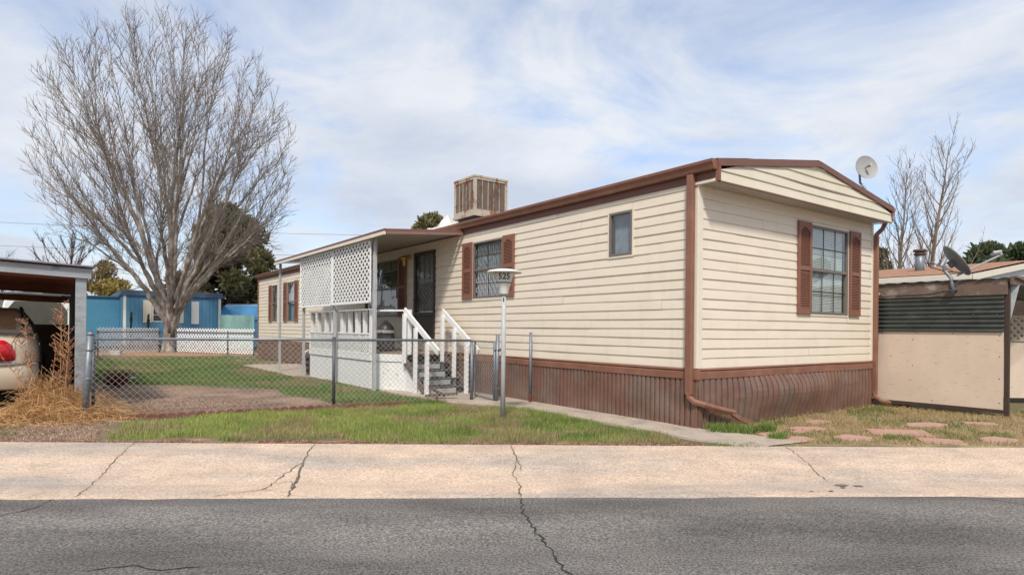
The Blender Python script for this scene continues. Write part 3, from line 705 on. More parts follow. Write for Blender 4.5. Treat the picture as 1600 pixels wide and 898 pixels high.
mb = MB(); mb.tube([(-.05, 7.99, 1.98), (-.10, 7.99, 1.98), (-.10, 7.90, 1.98)], .016, 8); mb.build('handle', M_BLACK, dr)
# porch light
pl_ = MB(); pl_.lathe([(0, 0), (.055, 0), (.06, .02), (.0, .03)], M=Matrix.Rotation(-math.pi / 2, 3, 'Y'), c=(-.02, 8.36, 3.03), n=16); pl_.tube([(-.04, 8.36, 3.03), (-.13, 8.36, 3.06), (-.16, 8.36, 3.0)], .012, 6)
lt = pl_.build('porch_light', M_BRASS, home, smooth=True)
pl_ = MB(); pl_.lathe([(.03, .10), (.075, .06), (.08, .02), (.04, .0), (.05, -.10), (.02, -.15)], c=(-.16, 8.36, 2.95), n=12); pl_.build('lamp_shade', M_BRASS, lt, smooth=True)
# hanging cable at the right corner
c_ = MB(); c_.tube([(WID + .09, -.04, 1.75), (WID + .16, -.05, 1.45), (WID + .17, -.05, 1.2), (WID + .10, -.05, .98)], .007, 5); c_.build('cable', M_BLACK, home)

# ------------------------------------------------------------------ porch awning
aw = thing('porch_awning', 'aluminium porch awning with grey posts and white lattice screens on the long cream wall', 'awning', (-1.6, 9.0, 0))
def awz(x): return 3.30 + .075 * x
b = MB(); n = 42
for k in range(n):
    y0 = 6.0 + 7.6 * k / n; y1 = 6.0 + 7.6 * (k + 1) / n; ym = y0 + (y1 - y0) * .8
    for (a, c, dz) in ((y0, ym, 0), (ym, y1, .012)):
        b.quad((-1.72, a, awz(-1.72) + dz), (-1.72, c, awz(-1.72) + dz), (-.02, c, awz(0) + dz), (-.02, a, awz(0) + dz))
b.box(-1.72, -.02, 6.0, 13.6, 3.33, 3.331) if False else None
for (a, c) in ((6.0, 13.6),):
    b.quad((-1.72, a, awz(-1.72) + .05), (-1.72, c, awz(-1.72) + .05), (-.02, c, awz(0) + .05), (-.02, a, awz(0) + .05))
b.build('roof_panel', mat('awning_beige', (.42, .39, .33), .6, .08, 3), aw)
b = MB(); b.bar((-1.74, 5.98, awz(-1.74) + .045), (-1.74, 13.62, awz(-1.74) + .045), .03, .055); b.bar((-1.72, 5.99, awz(-1.74) + .045), (-.03, 5.89, awz(0) + .045), .03, .05); b.build('fascia', M_FASC, aw)
b = MB(); b.bar((-1.755, 5.97, awz(-1.74) - .015), (-1.755, 13.63, awz(-1.74) - .015), .04, .06); b.build('gutter', M_TRIMW, aw)
b = MB(); b.bar((-1.72, 5.975, awz(-1.74) - .01), (-.03, 5.875, awz(0) - .01), .035, .05); b.build('end_rail', mat('mauve_rail', (.22, .13, .12), .5, .1, 4), aw)
for y in (6.78, 9.06, 11.35, 13.72 - .15):
    b = MB(); zt = awz(-1.6) - .01
    b.box(-1.625, -1.6, y - .05, y - .02, 0.02, zt); b.box(-1.625, -1.6, y + .02, y + .05, 0.02, zt); b.box(-1.595, -1.575, y - .05, y + .05, 0.02, zt)
    for q in range(9): b.bar((-1.612, y - .02, .25 + q * .33), (-1.612, y + .02, .45 + q * .33), .008, .008)
    b.build('post', M_ALU, aw)
def lattice(fn, u0, u1, z0, z1, ph, pv, wd, off=.0, frame=.03, d=.006):
    """Two layers of crossing strips clipped to the panel; ph, pv = horizontal and vertical period."""
    mb = MB(); m_ = pv / ph; L = u1 - u0; Hh = z1 - z0
    for sg, oo in ((1, off), (-1, off + d + .001)):
        c = -Hh / pv * ph if sg > 0 else 0
        c -= ph
        while c < L + Hh / pv * ph + ph:
            # line z = sg*m*(u-c)  in panel coords
            pts = []
            ua = c; ub = c + sg * Hh / m_
            a, b_ = (ua, 0.0), (ub, Hh)
            # clip to 0..L
            (xa, za), (xb, zb) = (a, b_)
            if xa > xb: xa, za, xb, zb = xb, zb, xa, za
            if xb > 0.001 and xa < L - .001:
                if xa < 0: za += (0 - xa) * (zb - za) / (xb - xa); xa = 0
                if xb > L: zb -= (xb - L) * (zb - za) / (xb - xa); xb = L
                if xb - xa > .01: mb.bar(fn(u0 + xa, oo, z0 + za), fn(u0 + xb, oo, z0 + zb), d, wd, up=fn(0, 0, 1) if False else (0, 0, 1))
            c += ph
    if frame:
        for a, b_, p, q in ((u0, u1, z0, z0 + frame), (u0, u1, z1 - frame, z1), (u0, u0 + frame, z0, z1), (u1 - frame, u1, z0, z1)):
            c0 = fn(a, off - .008, p); c1 = fn(b_, off + d * 2 + .008, q)
            mb.box(min(c0[0], c1[0]), max(c0[0], c1[0]), min(c0[1], c1[1]), max(c0[1], c1[1]), min(c0[2], c1[2]), max(c0[2], c1[2]))
    return mb
fp = lambda u, o, z: (-1.66 - o, u, z)
lattice(fp, 6.84, 9.06, 1.83, 3.13, .19, .145, .040).build('lattice_panel', M_VLAT, aw)
lattice(fp, 9.10, 11.45, 1.82, 3.12, .19, .145, .040).build('lattice_panel', M_VLAT, aw)
fp2 = lambda u, o, z: (-1.63 - o, u, z)
lattice(fp2, 9.3, 11.35, 1.86, 2.78, .17, .13, .040, frame=0).build('second_lattice', M_VLAT, aw)

# ------------------------------------------------------------------ porch deck with stairs
dk = thing('porch_deck', 'white boarded raised porch deck with railings and grey stairs at the front door', 'deck', (-.8, 8.7, 0))
b = MB()
for k in range(13):
    x0 = -1.47 + k * .113; b.box(x0, x0 + .105, 6.35 + (max(0, -1.1 - x0)) * 2, 11.1, .76, .79)
b.build('deck_floor', mat('deck_boards', (.25, .17, .14), .8, .2, 5), dk)
b = MB(); b.box(-1.5, -1.48, 9.2, 11.13, .02, .60).box(-1.5, -1.48, 7.17, 9.19, .02, .60); b.build('skirt_panel', M_WHITE, dk)
b = MB(); b.box(-1.525, -1.495, 7.15, 9.17, .615, .76); b.box(-1.525, -1.495, 9.19, 11.15, .615, .76); b.build('rim_board', M_WHITE, dk, bevel=.004)
A_, B_ = Vector((-1.5, 7.15, 0)), Vector((-1.08, 6.3, 0)); dv = (B_ - A_).normalized()
def ang(mb, z0, z1, t=.02, a=A_, b_=B_, out=0):
    n_ = Vector((-.9, -.44, 0)) * out
    mb.bar((a + n_) + Vector((0, 0, (z0 + z1) / 2)), (b_ + n_) + Vector((0, 0, (z0 + z1) / 2)), t, z1 - z0)
b = MB(); ang(b, .02, .60); b.build('skirt_panel', M_WHITEP, dk)['label'] = 'peeling white skirt panel'
b = MB(); ang(b, .615, .77, .03, out=.012); b.build('rim_board', M_WHITE, dk, bevel=.004)
b = MB(); b.poly([(-1.08, 6.30, .6), (-1.12, 6.30, .02), (-1.13, 5.55, .02)]); b.poly([(-1.08, 6.30, .6), (-1.13, 5.5, .05), (-1.12, 6.3, .02)]); b.prism([(6.30, .60), (6.30, .03), (5.50, .03)], lambda u, v, w_: (-1.115 + w_, u, v), .02); b.build('skirt_wedge', M_WHITEP, dk)
b = MB(); b.bar((-1.135, 6.32, .66), (-1.135, 5.42, .04), .035, .14); b.bar((-.2, 6.32, .66), (-.2, 5.3, .04), .035, .16); b.build('stringer', M_STAIND, dk, bevel=.003)
# railing along the long side
fr = lambda u, o, z: (-1.50 - o, u, z)
b = MB(); b.bar((-1.50, 7.1, 1.70), (-1.50, 11.12, 1.70), .09, .035); b.build('top_rail', M_WHITE, dk, bevel=.004)
b = MB(); ang(b, 1.655, 1.69, .08); b.build('top_rail', M_WHITE, dk, bevel=.004)
for u, wd in ((11.05, .10), (10.55, .05), (10.0, .10), (9.55, .05), (8.9, .14), (8.45, .05), (8.0, .12), (7.6, .05)):
    b = MB(); b.box(-1.50, -1.41, u - wd / 2, u + wd / 2, .77, 1.68); b.build('baluster', M_WHITE, dk, bevel=.003)
for p in (A_, B_): 
    b = MB(); b.box(p.x - .03, p.x + .06, p.y - .06, p.y + .06, .77, 1.69); b.build('rail_post', M_WHITE, dk, bevel=.004)
b = MB(); b.box(-1.53, -1.512, 7.2, 11.1, 1.17, 1.20); b.build('mid_rail', M_WHITE, dk)
lattice(fr, 7.2, 11.1, .74, 1.20, .12, .085, .028, off=.008, frame=.025).build('lattice_panel', M_VLAT, dk)
# stairs
for k in range(5):
    yb = 6.3 - k * .22; zt = .76 - (k + 1) * .148
    if zt < .02: break
    b = MB(); b.box(-1.10, -.22, yb - .23, yb + .02, zt - .025, zt + .004); b.build('tread', mat('dark_tread', (.07, .06, .06), .8, .2, 6), dk, bevel=.003)
    b = MB(); b.box(-1.06, -.45, yb - .006 - .22, yb + .006 - .22, zt - .125, zt - .03); b.build('riser', M_STEP, dk)
for x, yo in ((-1.14, 0), (-.26, .0)):
    hi = (x, 6.33, 1.68); lo = (x, 4.9, .86)
    b = MB(); b.bar(hi, lo, .04, .12); b.build('handrail', M_WHITE, dk, bevel=.005)
    for (u, zb) in ((6.24, .05 if x > -1 else .6), (5.75, .03), (5.27, .03)):
        zt = 1.68 + (u - 6.33) * (.82 / 1.43) - .03
        b = MB(); b.box(x - .075, x - .035 + .02, u - .04, u + .04, zb, zt); b.build('rail_post', M_WHITE, dk, bevel=.004)
# things on the deck
kb = MB(); kb.lathe([(0, .80), (.165, .80), (.19, .84), (.20, 1.10), (.19, 1.19), (.205, 1.20), (.205, 1.235), (.19, 1.24), (.17, 1.33), (.11, 1.41), (.03, 1.445), (0, 1.447)], c=(-.78, 8.0, 0), n=28)
k_ = thing('smoker_barrel', 'dark grey dome lidded smoker barrel standing on the porch behind the railing', 'smoker', (-.78, 8.0, .79))
kb.build('barrel', M_DOMEG, k_, smooth=True)
kb = MB(); kb.lathe([(.207, 1.195), (.213, 1.205), (.213, 1.25), (.20, 1.262)], c=(-.78, 8.0, 0), n=28); kb.build('rim_cover', mat('torn_white_cover', (.6, .57, .56), .7, .1, 9, col2=(.3, .12, .1), c2pos=(.6, .64), c2scale=9), k_, smooth=True)
kb = MB(); kb.tube([(-.78 - .05, 8.0, 1.43), (-.78 - .05, 8.0, 1.47), (-.73, 8.0, 1.47), (-.73, 8.0, 1.43)], .008, 6); kb.build('handle', M_BLACK, k_)
ch = thing('patio_chair', 'black metal patio chair with grid back on the porch beside the railing', 'chair', (-.75, 9.1, .79))
b = MB(); b.box(-1.0, -.5, 8.85, 9.35, 1.20, 1.225); b.build('seat', M_DARKF, ch, bevel=.004)
b = MB(); b.tube([(-1.0, 9.35, 1.2), (-1.0, 9.42, 1.72), (-.75, 9.42, 1.76), (-.5, 9.42, 1.72), (-.5, 9.35, 1.2)], .014, 6)
for k in range(1, 5): x = -1.0 + .1 * k; b.tube([(x, 9.35, 1.22), (x, 9.42, 1.73)], .008, 5); b.tube([(-1.0, 9.36 + k * .013, 1.22 + k * .1), (-.5, 9.36 + k * .013, 1.22 + k * .1)], .008, 5)
b.build('backrest', M_DARKF, ch)
for x in (-.98, -.52):
    for y in (8.88, 9.33): b = MB(); b.tube([(x, y, 1.2), (x, y, .795)], .012, 6); b.build('leg', M_DARKF, ch)
# bin beside the deck
bn = thing('trash_bin', 'black plastic bin against the deck end below the lattice', 'bin', (-1.15, 11.6, 0))
b = MB(); b.lathe([(0, .02), (.19, .02), (.22, .50), (.24, .52), (.24, .55), (.20, .56), (.0, .58)], c=(-1.2, 11.75, 0), n=20); b.build('body', M_BLACK, bn, smooth=True)
b = MB(); b.tube([(-1.44, 11.75, .45), (-1.46, 11.75, .35), (-1.42, 11.75, .30)], .012, 5); b.build('handle', M_BLACK, bn)
dw = MB(); dw.bar((-1.3, 12.25, .03), (-1.3, 12.25, .60), .07, .05, up=(1, 0, 0)); dw.tube([(-1.3, 12.25, .58), (-1.22, 12.25, .66), (-.1, 12.25, .74)], .028, 6)
single(dw, 'drain_pipe', M_TRIMW, 'pale drain pipe beside the black bin under the awning', 'pipe', (-1.3, 12.25, 0), bevel=.004)
ws = MB(); ws.bar((-1.35, 5.0, .07), (-.95, 4.55, .12), .09, .035); ws.bar((-1.2, 4.55, .10), (-1.28, 5.0, .22), .03, .05); ws.bar((-1.35, 4.6, .06), (-1.2, 4.8, .14), .05, .02)
single(ws, 'wood_scrap', mat('scrap_wood', (.14, .085, .055), .8, .2, 8), 'brown broken wood pieces lying at the foot of the porch stairs', 'wood', (-1.15, 4.75, .03))
slab = MB(); slab.box(-1.9, -.05, 11.2, 17.0, -.05, .03); 
so_ = slab.build('path', M_PATH, world_off=(0, 0, 0)); place(so_, (0, 0, 0)); so_.name = 'porch_slab'; so_['kind'] = 'structure'

# ------------------------------------------------------------------ cooler, dishes, tarp on the roof
cl = thing('evaporative_cooler', 'rusty tan evaporative cooler box standing on the mobile home roof', 'cooler', (1.45, 7.55, 3.7))
x0, x1, y0, y1, zb, zt = 1.0, 1.95, 7.08, 8.02, 4.04, 4.93
b = MB(); b.box(x0 + .030, x1 - .030, y0 + .030, y1 - .030, zb + .03, zt - .04); b.build('pad', M_PAD, cl)
b = MB()
for xx in (x0, x1 - .07):
    for yy in (y0, y1 - .07): b.box(xx, xx + .07, yy, yy + .07, zb, zt - .05)
b.box(x0 - .01, x1 + .01, y0 - .01, y1 + .01, zt - .05, zt)
b.box(x0 + .07, x1 - .07, y0, y0 + .03, zb, zb + .09); b.box(x0, x0 + .03, y0 + .07, y1 - .07, zb, zb + .09); b.box(x0 + .07, x1 - .07, y1 - .03, y1, zb, zb + .09)
b.box(x0 + .07, x1 - .07, y0, y0 + .03, zt - .10, zt - .05); b.box(x0, x0 + .03, y0 + .07, y1 - .07, zt - .10, zt - .05)
b.build('cabinet_frame', M_RUST, cl, bevel=.004)
b = MB()
for k in range(1, 5):
    yy = y0 + .07 + (y1 - y0 - .14) * k / 5; b.box(x0 + .012, x0 + .03, yy - .008, yy + .008, zb + .09, zt - .1)
    xx = x0 + .07 + (x1 - x0 - .14) * k / 5; b.box(xx - .008, xx + .008, y0 + .012, y0 + .03, zb + .09, zt - .1)
n = 26
for k in range(n):
    z = zb + .1 + (zt - zb - .21) * k / n
    b.quad((x0 + .029, y0 + .07, z), (x0 + .029, y1 - .07, z), (x0 + .016, y1 - .07, z + .006), (x0 + .016, y0 + .07, z + .006)); b.quad((x0 + .07, y0 + .029, z), (x1 - .07, y0 + .029, z), (x1 - .07, y0 + .016, z + .006), (x0 + .07, y0 + .016, z + .006))
b.build('louvre_panel', M_RUST, cl)
b = MB(); b.box(x0 - .015, x1 + .015, y0 - .015, y1 + .015, zb - .07, zb - .001); b.build('water_pan', M_RUST, cl, bevel=.006)
b = MB(); b.box(x0 + .08, x1 - .08, y0 + .08, y1 - .08, 3.60, zb - .07); b.build('roof_jack', M_GALVD, cl)
b = MB(); nn = 15
for i in range(nn + 1):
    for j in range(nn + 1):
        u = i / nn; v = j / nn; x = .75 + u * .9; y = 8.15 + v * 2.7
        h = .10 + .42 * max(0, 1 - abs(v - .13) / .10) * max(0, 1 - abs(u - .4) / .5) + .22 * max(0, 1 - abs(v - .42) / .30) * (.4 + vnoise(x * 3, y * 2, 2)) + .10 * abs(vnoise(x, y, 6) - .5) + .05 * vnoise(x, y, 4) ; h *= min(1, 6 * min(u, 1 - u) + .1) * (1 - v * .8) * min(1, 8 * (1 - v)) 
        b.v.append((x, y, roofz(x) + .02 + h))
for i in range(nn):
    for j in range(nn): a = i * (nn + 1) + j; b.f.append((a, a + 1, a + nn + 2, a + nn + 1))
single(b, 'roof_tarp', M_TARP, 'crumpled white tarp lying on the roof left of the cooler', 'tarp', (1.4, 9.1, 3.7))
def dish(name, label, base, foot, mast, centre, r, axis, house, dm, feedlen=.22, arm=True, depth=.06, armdir=None, mastr=.02, mm=None):
    t = thing(name, label, 'satellite dish', base, house)
    ax = Vector(axis).normalized(); R = ax.to_track_quat('Z', 'Y').to_matrix()
    m_ = MB(); pr = [(r * k / 8, depth * (k / 8) ** 2) for k in range(9)]
    pr2 = pr + [(r + .006, depth + .004)] + [(r * k / 8, depth * (k / 8) ** 2 - .012) for k in range(8, -1, -1)]
    m_.lathe([(max(a, .0005), z) for a, z in pr2], c=centre, n=32, M=R); m_.build('reflector', dm, t, smooth=True)
    m_ = MB(); m_.tube(mast, mastr, 8); m_.build('mast', mm or M_GALV, t, smooth=True)
    m_ = MB(); c = Vector(centre)
    if arm:
        a0 = armdir[0]; a1 = armdir[1]; m_.tube([a0, a1], .016, 6); m_.build('feed_arm', M_DISH, t)
        f_ = MB(); q = Vector(a1); f_.tube([q, q + Vector((0, 0, .05)), q + Vector((0, 0, .05)) - (q - c).normalized() * .10], [.03, .035, .035], 8); f_.tube([q + Vector((.05, .05, .03)), q + Vector((.0, .0, .03)) - (q - c).normalized() * .12], .025, 8); f_.build('feed_horn', M_DISH, t)
    else:
        m_.tube([c, c + ax * feedlen], .012, 6); m_.build('feed_arm', M_DISH, t)
        f_ = MB(); f_.tube([c + ax * (feedlen * .55), c + ax * (feedlen * 1.15)], .028, 8); f_.build('feed_horn', mat('feed_tan', (.42, .38, .28), .5, .1, 9), t)
    b_ = MB(); f0 = Vector(foot); b_.box(f0.x - .07, f0.x + .07, f0.y - .07, f0.y + .07, f0.z - .01, f0.z + .01); b_.build('mount_foot', M_GALVD, t); b_ = MB(); b_.bar(c - ax * .01, c - ax * .08, .10, .12); b_.build('bracket', M_GALVD, t)
    return t
dish('satellite_dish', 'small round grey dish on a bent mast above the gable roof edge', (4.62, -.02, 3.56), (4.66, 0, 3.575), [(4.66, 0, 3.56), (4.66, 0, 3.86), (4.69, .10, 3.98), (4.70, .12, 4.22)], (4.70, .02, 4.23), .205, (-.45, -.85, .14), True, M_DISH, arm=False, feedlen=.13, depth=.035)

# ------------------------------------------------------------------ lamp post with house number
lp = thing('lamp_post', 'grey yard lamp post with white flared head numbered 525 and flat disc cap', 'lamp post', (-.12, 8.86, 0), False)
LX, LY = -.12, 8.86
b = MB(); b.tube([(LX, LY, 0), (LX, LY, 1.0), (LX, LY, 1.84)], [.036, .034, .034], 14); b.build('pole', M_ALU, lp, smooth=True)
b = MB(); b.lathe([(.0, 1.80), (.06, 1.80), (.062, 1.82), (.075, 1.88), (.098, 1.955), (.104, 1.985), (.133, 2.09), (.14, 2.125), (0, 2.126)], c=(LX, LY, 0), n=32); b.build('lamp_head', M_LAMPH, lp, smooth=True)
b = MB(); b.lathe([(0, 2.170), (.12, 2.162), (.22, 2.142), (.255, 2.118), (.252, 2.108), (.20, 2.124), (.0, 2.128)], c=(LX, LY, 0), n=36); b.build('lamp_cap', M_LAMPH, lp, smooth=True)
b = MB(); b.lathe([(.1035, 1.962), (.1055, 1.964), (.107, 1.972), (.1055, 1.974)], c=(LX, LY, 0), n=32); b.build('band', M_NUM, lp)
b = MB(); b.box(LX - .012, LX + .004, LY - .038, LY - .033, 1.70, 1.76); b.build('hole_cover', M_NUM, lp)
cu = bpy.data.curves.new('number_curve', 'FONT'); cu.body = '525'; cu.size = .118; cu.align_x = 'CENTER'; cu.offset = .0022; cu.space_character = 1.02
to = bpy.data.objects.new('tmp_text', cu); COL.objects.link(to)
bpy.context.view_layer.update()
tm = bpy.data.meshes.new_from_object(to.evaluated_get(bpy.context.evaluated_depsgraph_get()))
nm = MB()
import bmesh
bm = bmesh.new(); bm.from_mesh(tm); bmesh.ops.triangulate(bm, faces=bm.faces)
bmesh.ops.subdivide_edges(bm, edges=bm.edges, cuts=2, use_grid_fill=True)
for v in bm.verts:
    z = 2.015 + v.co.y; r = np.interp(z, [1.985, 2.09, 2.125], [.104, .133, .14]) + .0025; t = v.co.x / r - math.pi / 2 + .03
    nm.v.append((LX + r * math.cos(t), LY + r * math.sin(t), z))
for f_ in bm.faces: nm.f.append(tuple(v.index for v in f_.verts))
bm.verts.index_update(); bm.free(); bpy.data.objects.remove(to); bpy.data.curves.remove(cu); bpy.data.meshes.remove(tm)
nm.build('number', M_NUM, lp)

# ------------------------------------------------------------------ chain link fences
def chain(mb, a, b_, z0, z1, pitch=.062, r=.0027):
    a = Vector(a); b_ = Vector(b_); L = (b_ - a).length; d = (b_ - a) / L; Hh = z1 - z0; p = pitch * 1.414
    def P(u, z, o=0): q = a + d * u; return (q.x - d.y * o, q.y + d.x * o, z)
    for sg in (1, -1):
        c = -Hh if sg > 0 else 0.0
        while c < L + Hh:
            xa, za, xb, zb = (c, 0, c + Hh, Hh) if sg > 0 else (c - Hh, Hh, c, 0)
            if xb > 0.01 and xa < L - .01:
                if xa < 0: za += -xa * (zb - za) / (xb - xa); xa = 0
                if xb > L: zb -= (xb - L) * (zb - za) / (xb - xa); xb = L
                if xb - xa > .02:
                    mb.tube([P(xa, z0 + za, sg * .003), P(xb, z0 + zb, sg * .003)], r, 3, cap=False)
                if abs(zb - Hh) < .001 or abs(za - Hh) < .001:   # top twist
                    ux = xb if abs(zb - Hh) < .001 else xa; mb.tube([P(ux, z1, 0), P(ux + .012 * sg, z1 + .03, 0)], r, 3, cap=False)
            c += p
    return mb
FL = (-5.83, 8.56); FG = (-.72, 11.19)
cf = thing('chain_link_fence', 'galvanised chain link fence along the front of the yard, between leaning corner post and gate', 'fence', (FL[0], FL[1], 0), False)
chain(MB(), FL, FG, .05, 1.10).build('chain_mesh', M_WIRE, cf)
b = MB(); b.tube([(FL[0], FL[1], 1.20 - .08), (FG[0], FG[1], 1.10)], .021, 8); b.build('top_rail', M_GALV, cf, smooth=True)
b = MB(); b.tube([(FL[0] - .05, FL[1] - .01, 0), (FL[0] + .012, FL[1], 1.18)], .043, 12); b.tube([(FL[0] + .012, FL[1], 1.17), (FL[0] + .014, FL[1], 1.20), (FL[0] + .014, FL[1], 1.215)], [.048, .044, .012], 12)
for z in (.12, .55, .95): b.tube([(FL[0] - .045 + z * .05, FL[1], z), (FL[0] - .045 + z * .05, FL[1], z + .03)], .048, 12)
b.build('corner_post', M_GALV, cf, smooth=True)
def post(par, x, y, h, r=.027, m=M_GALVD):
    q = MB(); q.tube([(x, y, 0), (x, y, h)], r, 10); q.tube([(x, y, h - .01), (x, y, h + .015), (x, y, h + .03)], [r * 1.2, r * 1.15, .006], 10); return q.build('post', m, par, smooth=True)
tq = (-2.89 - FL[0]) / (FG[0] - FL[0]); post(cf, -2.89, FL[1] + (FG[1] - FL[1]) * tq + .01, 1.13)
post(cf, FG[0], FG[1], 1.09, .03, M_GALV)
gt = thing('yard_gate', 'narrow chain link gate standing open beside the grey lamp post', 'gate', (-.27, 11.03, 0), False)
GA, GB = Vector((-.31, 11.03, 0)), Vector((-.70, 11.78, 0))
b = MB(); b.tube([GA + Vector((0, 0, .07)), GA + Vector((0, 0, 1.08)), GB + Vector((0, 0, 1.08)), GB + Vector((0, 0, .07)), GA + Vector((0, 0, .07))], .02, 8); b.build('gate_frame', M_GALV, gt, smooth=True)
chain(MB(), GA[:2] + (), GB[:2] + (), .08, 1.07).build('gate_mesh', M_WIRE, gt) if False else chain(MB(), (GA.x, GA.y), (GB.x, GB.y), .08, 1.07).build('gate_mesh', M_WIRE, gt)
b = MB(); b.tube([(-.27, 11.02, 0), (-.25, 11.02, 1.22)], .034, 10); b.build('hinge_post', M_GALV, gt, smooth=True)
b = MB()
for z in (.25, .93): b.tube([(-.31, 11.03, z), (-.24, 11.0, z), (-.18, 10.99, z + .02)], .022, 6)
b.build('hinge', M_GALVD, gt)
b = MB(); X, Y = W(-.13, 3.42); b.tube([(X, Y, .18), (X, Y, 1.26)], .027, 10); wp = thing('gate_post', 'lone thin steel post against the long wall, rusty at its foot', 'post', (X, Y, 0), False)
b.build('post', M_GALV, wp, smooth=True); b = MB(); b.tube([(X, Y, 0.0), (X, Y, .18)], .029, 10); b.build('rusty_foot', mat('rusty_foot', (.13, .05, .03), .9, .3, 12), wp)
sf = thing('side_fence', 'chain link side fence running back beside the carport post', 'fence', (-5.95, 8.8, 0), False)
SA, SB = (-5.88, 8.72), (-18.3, 27.0)
chain(MB(), SA, (-9.2, 13.62), .05, 1.08, r=.0026).build('chain_mesh', M_WIRE, sf); chain(MB(), (-9.2, 13.62), SB, .05, 1.08, pitch=.12, r=.004).build('chain_mesh', M_WIRE, sf)
b = MB(); b.tube([(SA[0], SA[1], 1.10), (SB[0], SB[1], 1.10)], .02, 6); b.build('top_rail', M_GALV, sf)
for k in range(7): t = k / 6; post(sf, SA[0] + (SB[0] - SA[0]) * t, SA[1] + (SB[1] - SA[1]) * t, 1.12 if k else 1.06, .024)
# back fence: chain link faced with white lattice
BL = [(-18.2, 27.2), (-17.65, 31.0)]; BR = [(-16.75, 31.0), (-11.9, 28.7)]
for seg, lab in ((BL, 'white lattice back fence left of the big bare tree'), (BR, 'white lattice back fence right of the big bare tree')):
    (xa, ya), (xb, yb) = seg; L = math.hypot(xb - xa, yb - ya); ux, uy = (xb - xa) / L, (yb - ya) / L
    bf = thing('lattice_fence', lab, 'fence', (xa, ya, 0), False)
    fb = lambda u, o, z: (xa + ux * u + uy * o, ya + uy * u - ux * o, z)
    per = .17 if L > 4.5 else .17
    mb = lattice(fb, 0, L, .04, 1.22, .19, .19, .048, frame=0); mb.build('lattice_panel', M_VLAT, bf)
    b = MB(); b.tube([fb(-.1, .05, 1.03), fb(L + .1, .05, 1.03)], .022, 6); b.build('top_rail', M_GALVD, bf)
    for u in ([.0, L] if L < 4.6 else [0, L * .68, L]): q = fb(u, .05, 0); post(bf, q[0], q[1], 1.08, .028)
bb = MB(); bb.box(-.2, .2, -.1, .1, 0, .19); bb.box(-.17, -.02, -.07, .07, .191, .195)
blk = MB(); blk.box(-17.9, -17.45, 27.6, 27.8, 0, .2)
single(blk, 'concrete_block', mat('grey_block', (.42, .40, .38), .9, .2, 9, bump=.004), 'pale concrete block on the mulch in front of the left lattice fence', 'block', (-17.7, 27.7, 0), house=False, bevel=.01)

# ------------------------------------------------------------------ stones and edging
fs = [(3.95, 8.28, .62, .36, .1), (4.45, 8.95, .55, .34, .4), (3.42, 7.50, .52, .34, -.2), (4.22, 7.62, .62, .40, .15), (5.02, 8.02, .80, .50, -.25), (5.85, 8.75, .85, .42, .2), (5.15, 7.42, .55, .34, -.3), (5.95, 7.58, .60, .36, .1), (6.75, 8.95, .6, .32, -.1), (3.25, 7.82, .4, .26, .3), (6.9, 7.75, .5, .34, .2), (3.72, 8.02, .32, .2, .5)]
fl_lab = ['large red flagstone nearest the skirting bulge', 'red flagstone deep in the dry grass close to the brown skirting', 'pink flagstone beside the path end', 'split pink flagstone near the concrete edge left of centre', 'large ribbed pink paver in the middle of the dry grass', 'long red flagstone in front of the downspout by the plywood wall', 'tilted pink flagstone near the concrete edge right of the ribbed paver', 'red flagstone near the concrete at the right edge', 'half buried red flagstone before the plywood shed wall', 'small red flagstone beside the green tuft by the path', 'pink flagstone at the far right side of the dry grass', 'smallest red flagstone left of the large red one']
for (x, y, a, c, r), lab in zip(fs, fl_lab):
    a *= .85; c *= .85
    n = random.choice((5, 6, 7)); pts = []
    for k in range(n):
        t = 2 * math.pi * (k + ru(-.2, .2)) / n; pts.append((a / 2 * math.cos(t) * ru(.85, 1.15), c / 2 * math.sin(t) * ru(.85, 1.15)))
    if 'ribbed' in lab: pts = [(-a / 2, -c / 2), (a / 2, -c / 2), (a / 2, c / 2), (-a / 2, c / 2)]
    R_ = lambda u, v: (x + u * math.cos(r) - v * math.sin(r), y + u * math.sin(r) + v * math.cos(r))
    tl = ru(-.03, .03)
    m_ = MB(); m_.prism(pts, lambda u, v, w_: R_(u, v) + (-.022 + w_ + u * tl + v * .05,), .045)
    if 'ribbed' in lab:
        for k in range(1, 4): p = -c / 2 + c * k / 4; m_.bar(R_(-a / 2, p) + (.025 - a / 2 * tl + p * .05,), R_(a / 2, p) + (.025 + a / 2 * tl + p * .05,), .012, .006)
    single(m_, 'flagstone', M_STONE, lab, 'flagstone', (x, y, 0), house=False, group='flagstones in the dry grass', bevel=.008)
st2 = MB(); st2.prism([(.3 * math.cos(k) * ru(.8, 1.1), .2 * math.sin(k)) for k in np.arange(0, 6.2, .7)], lambda u, v, w_: (-9.5 + u * 1.4, 15.0 + v * 1.4, w_), .06)
single(st2, 'stepping_stone', M_STEP, 'grey flat stepping stone in the yard by the side fence', 'stepping stone', (-9.5, 15.0, 0), house=False, bevel=.01)
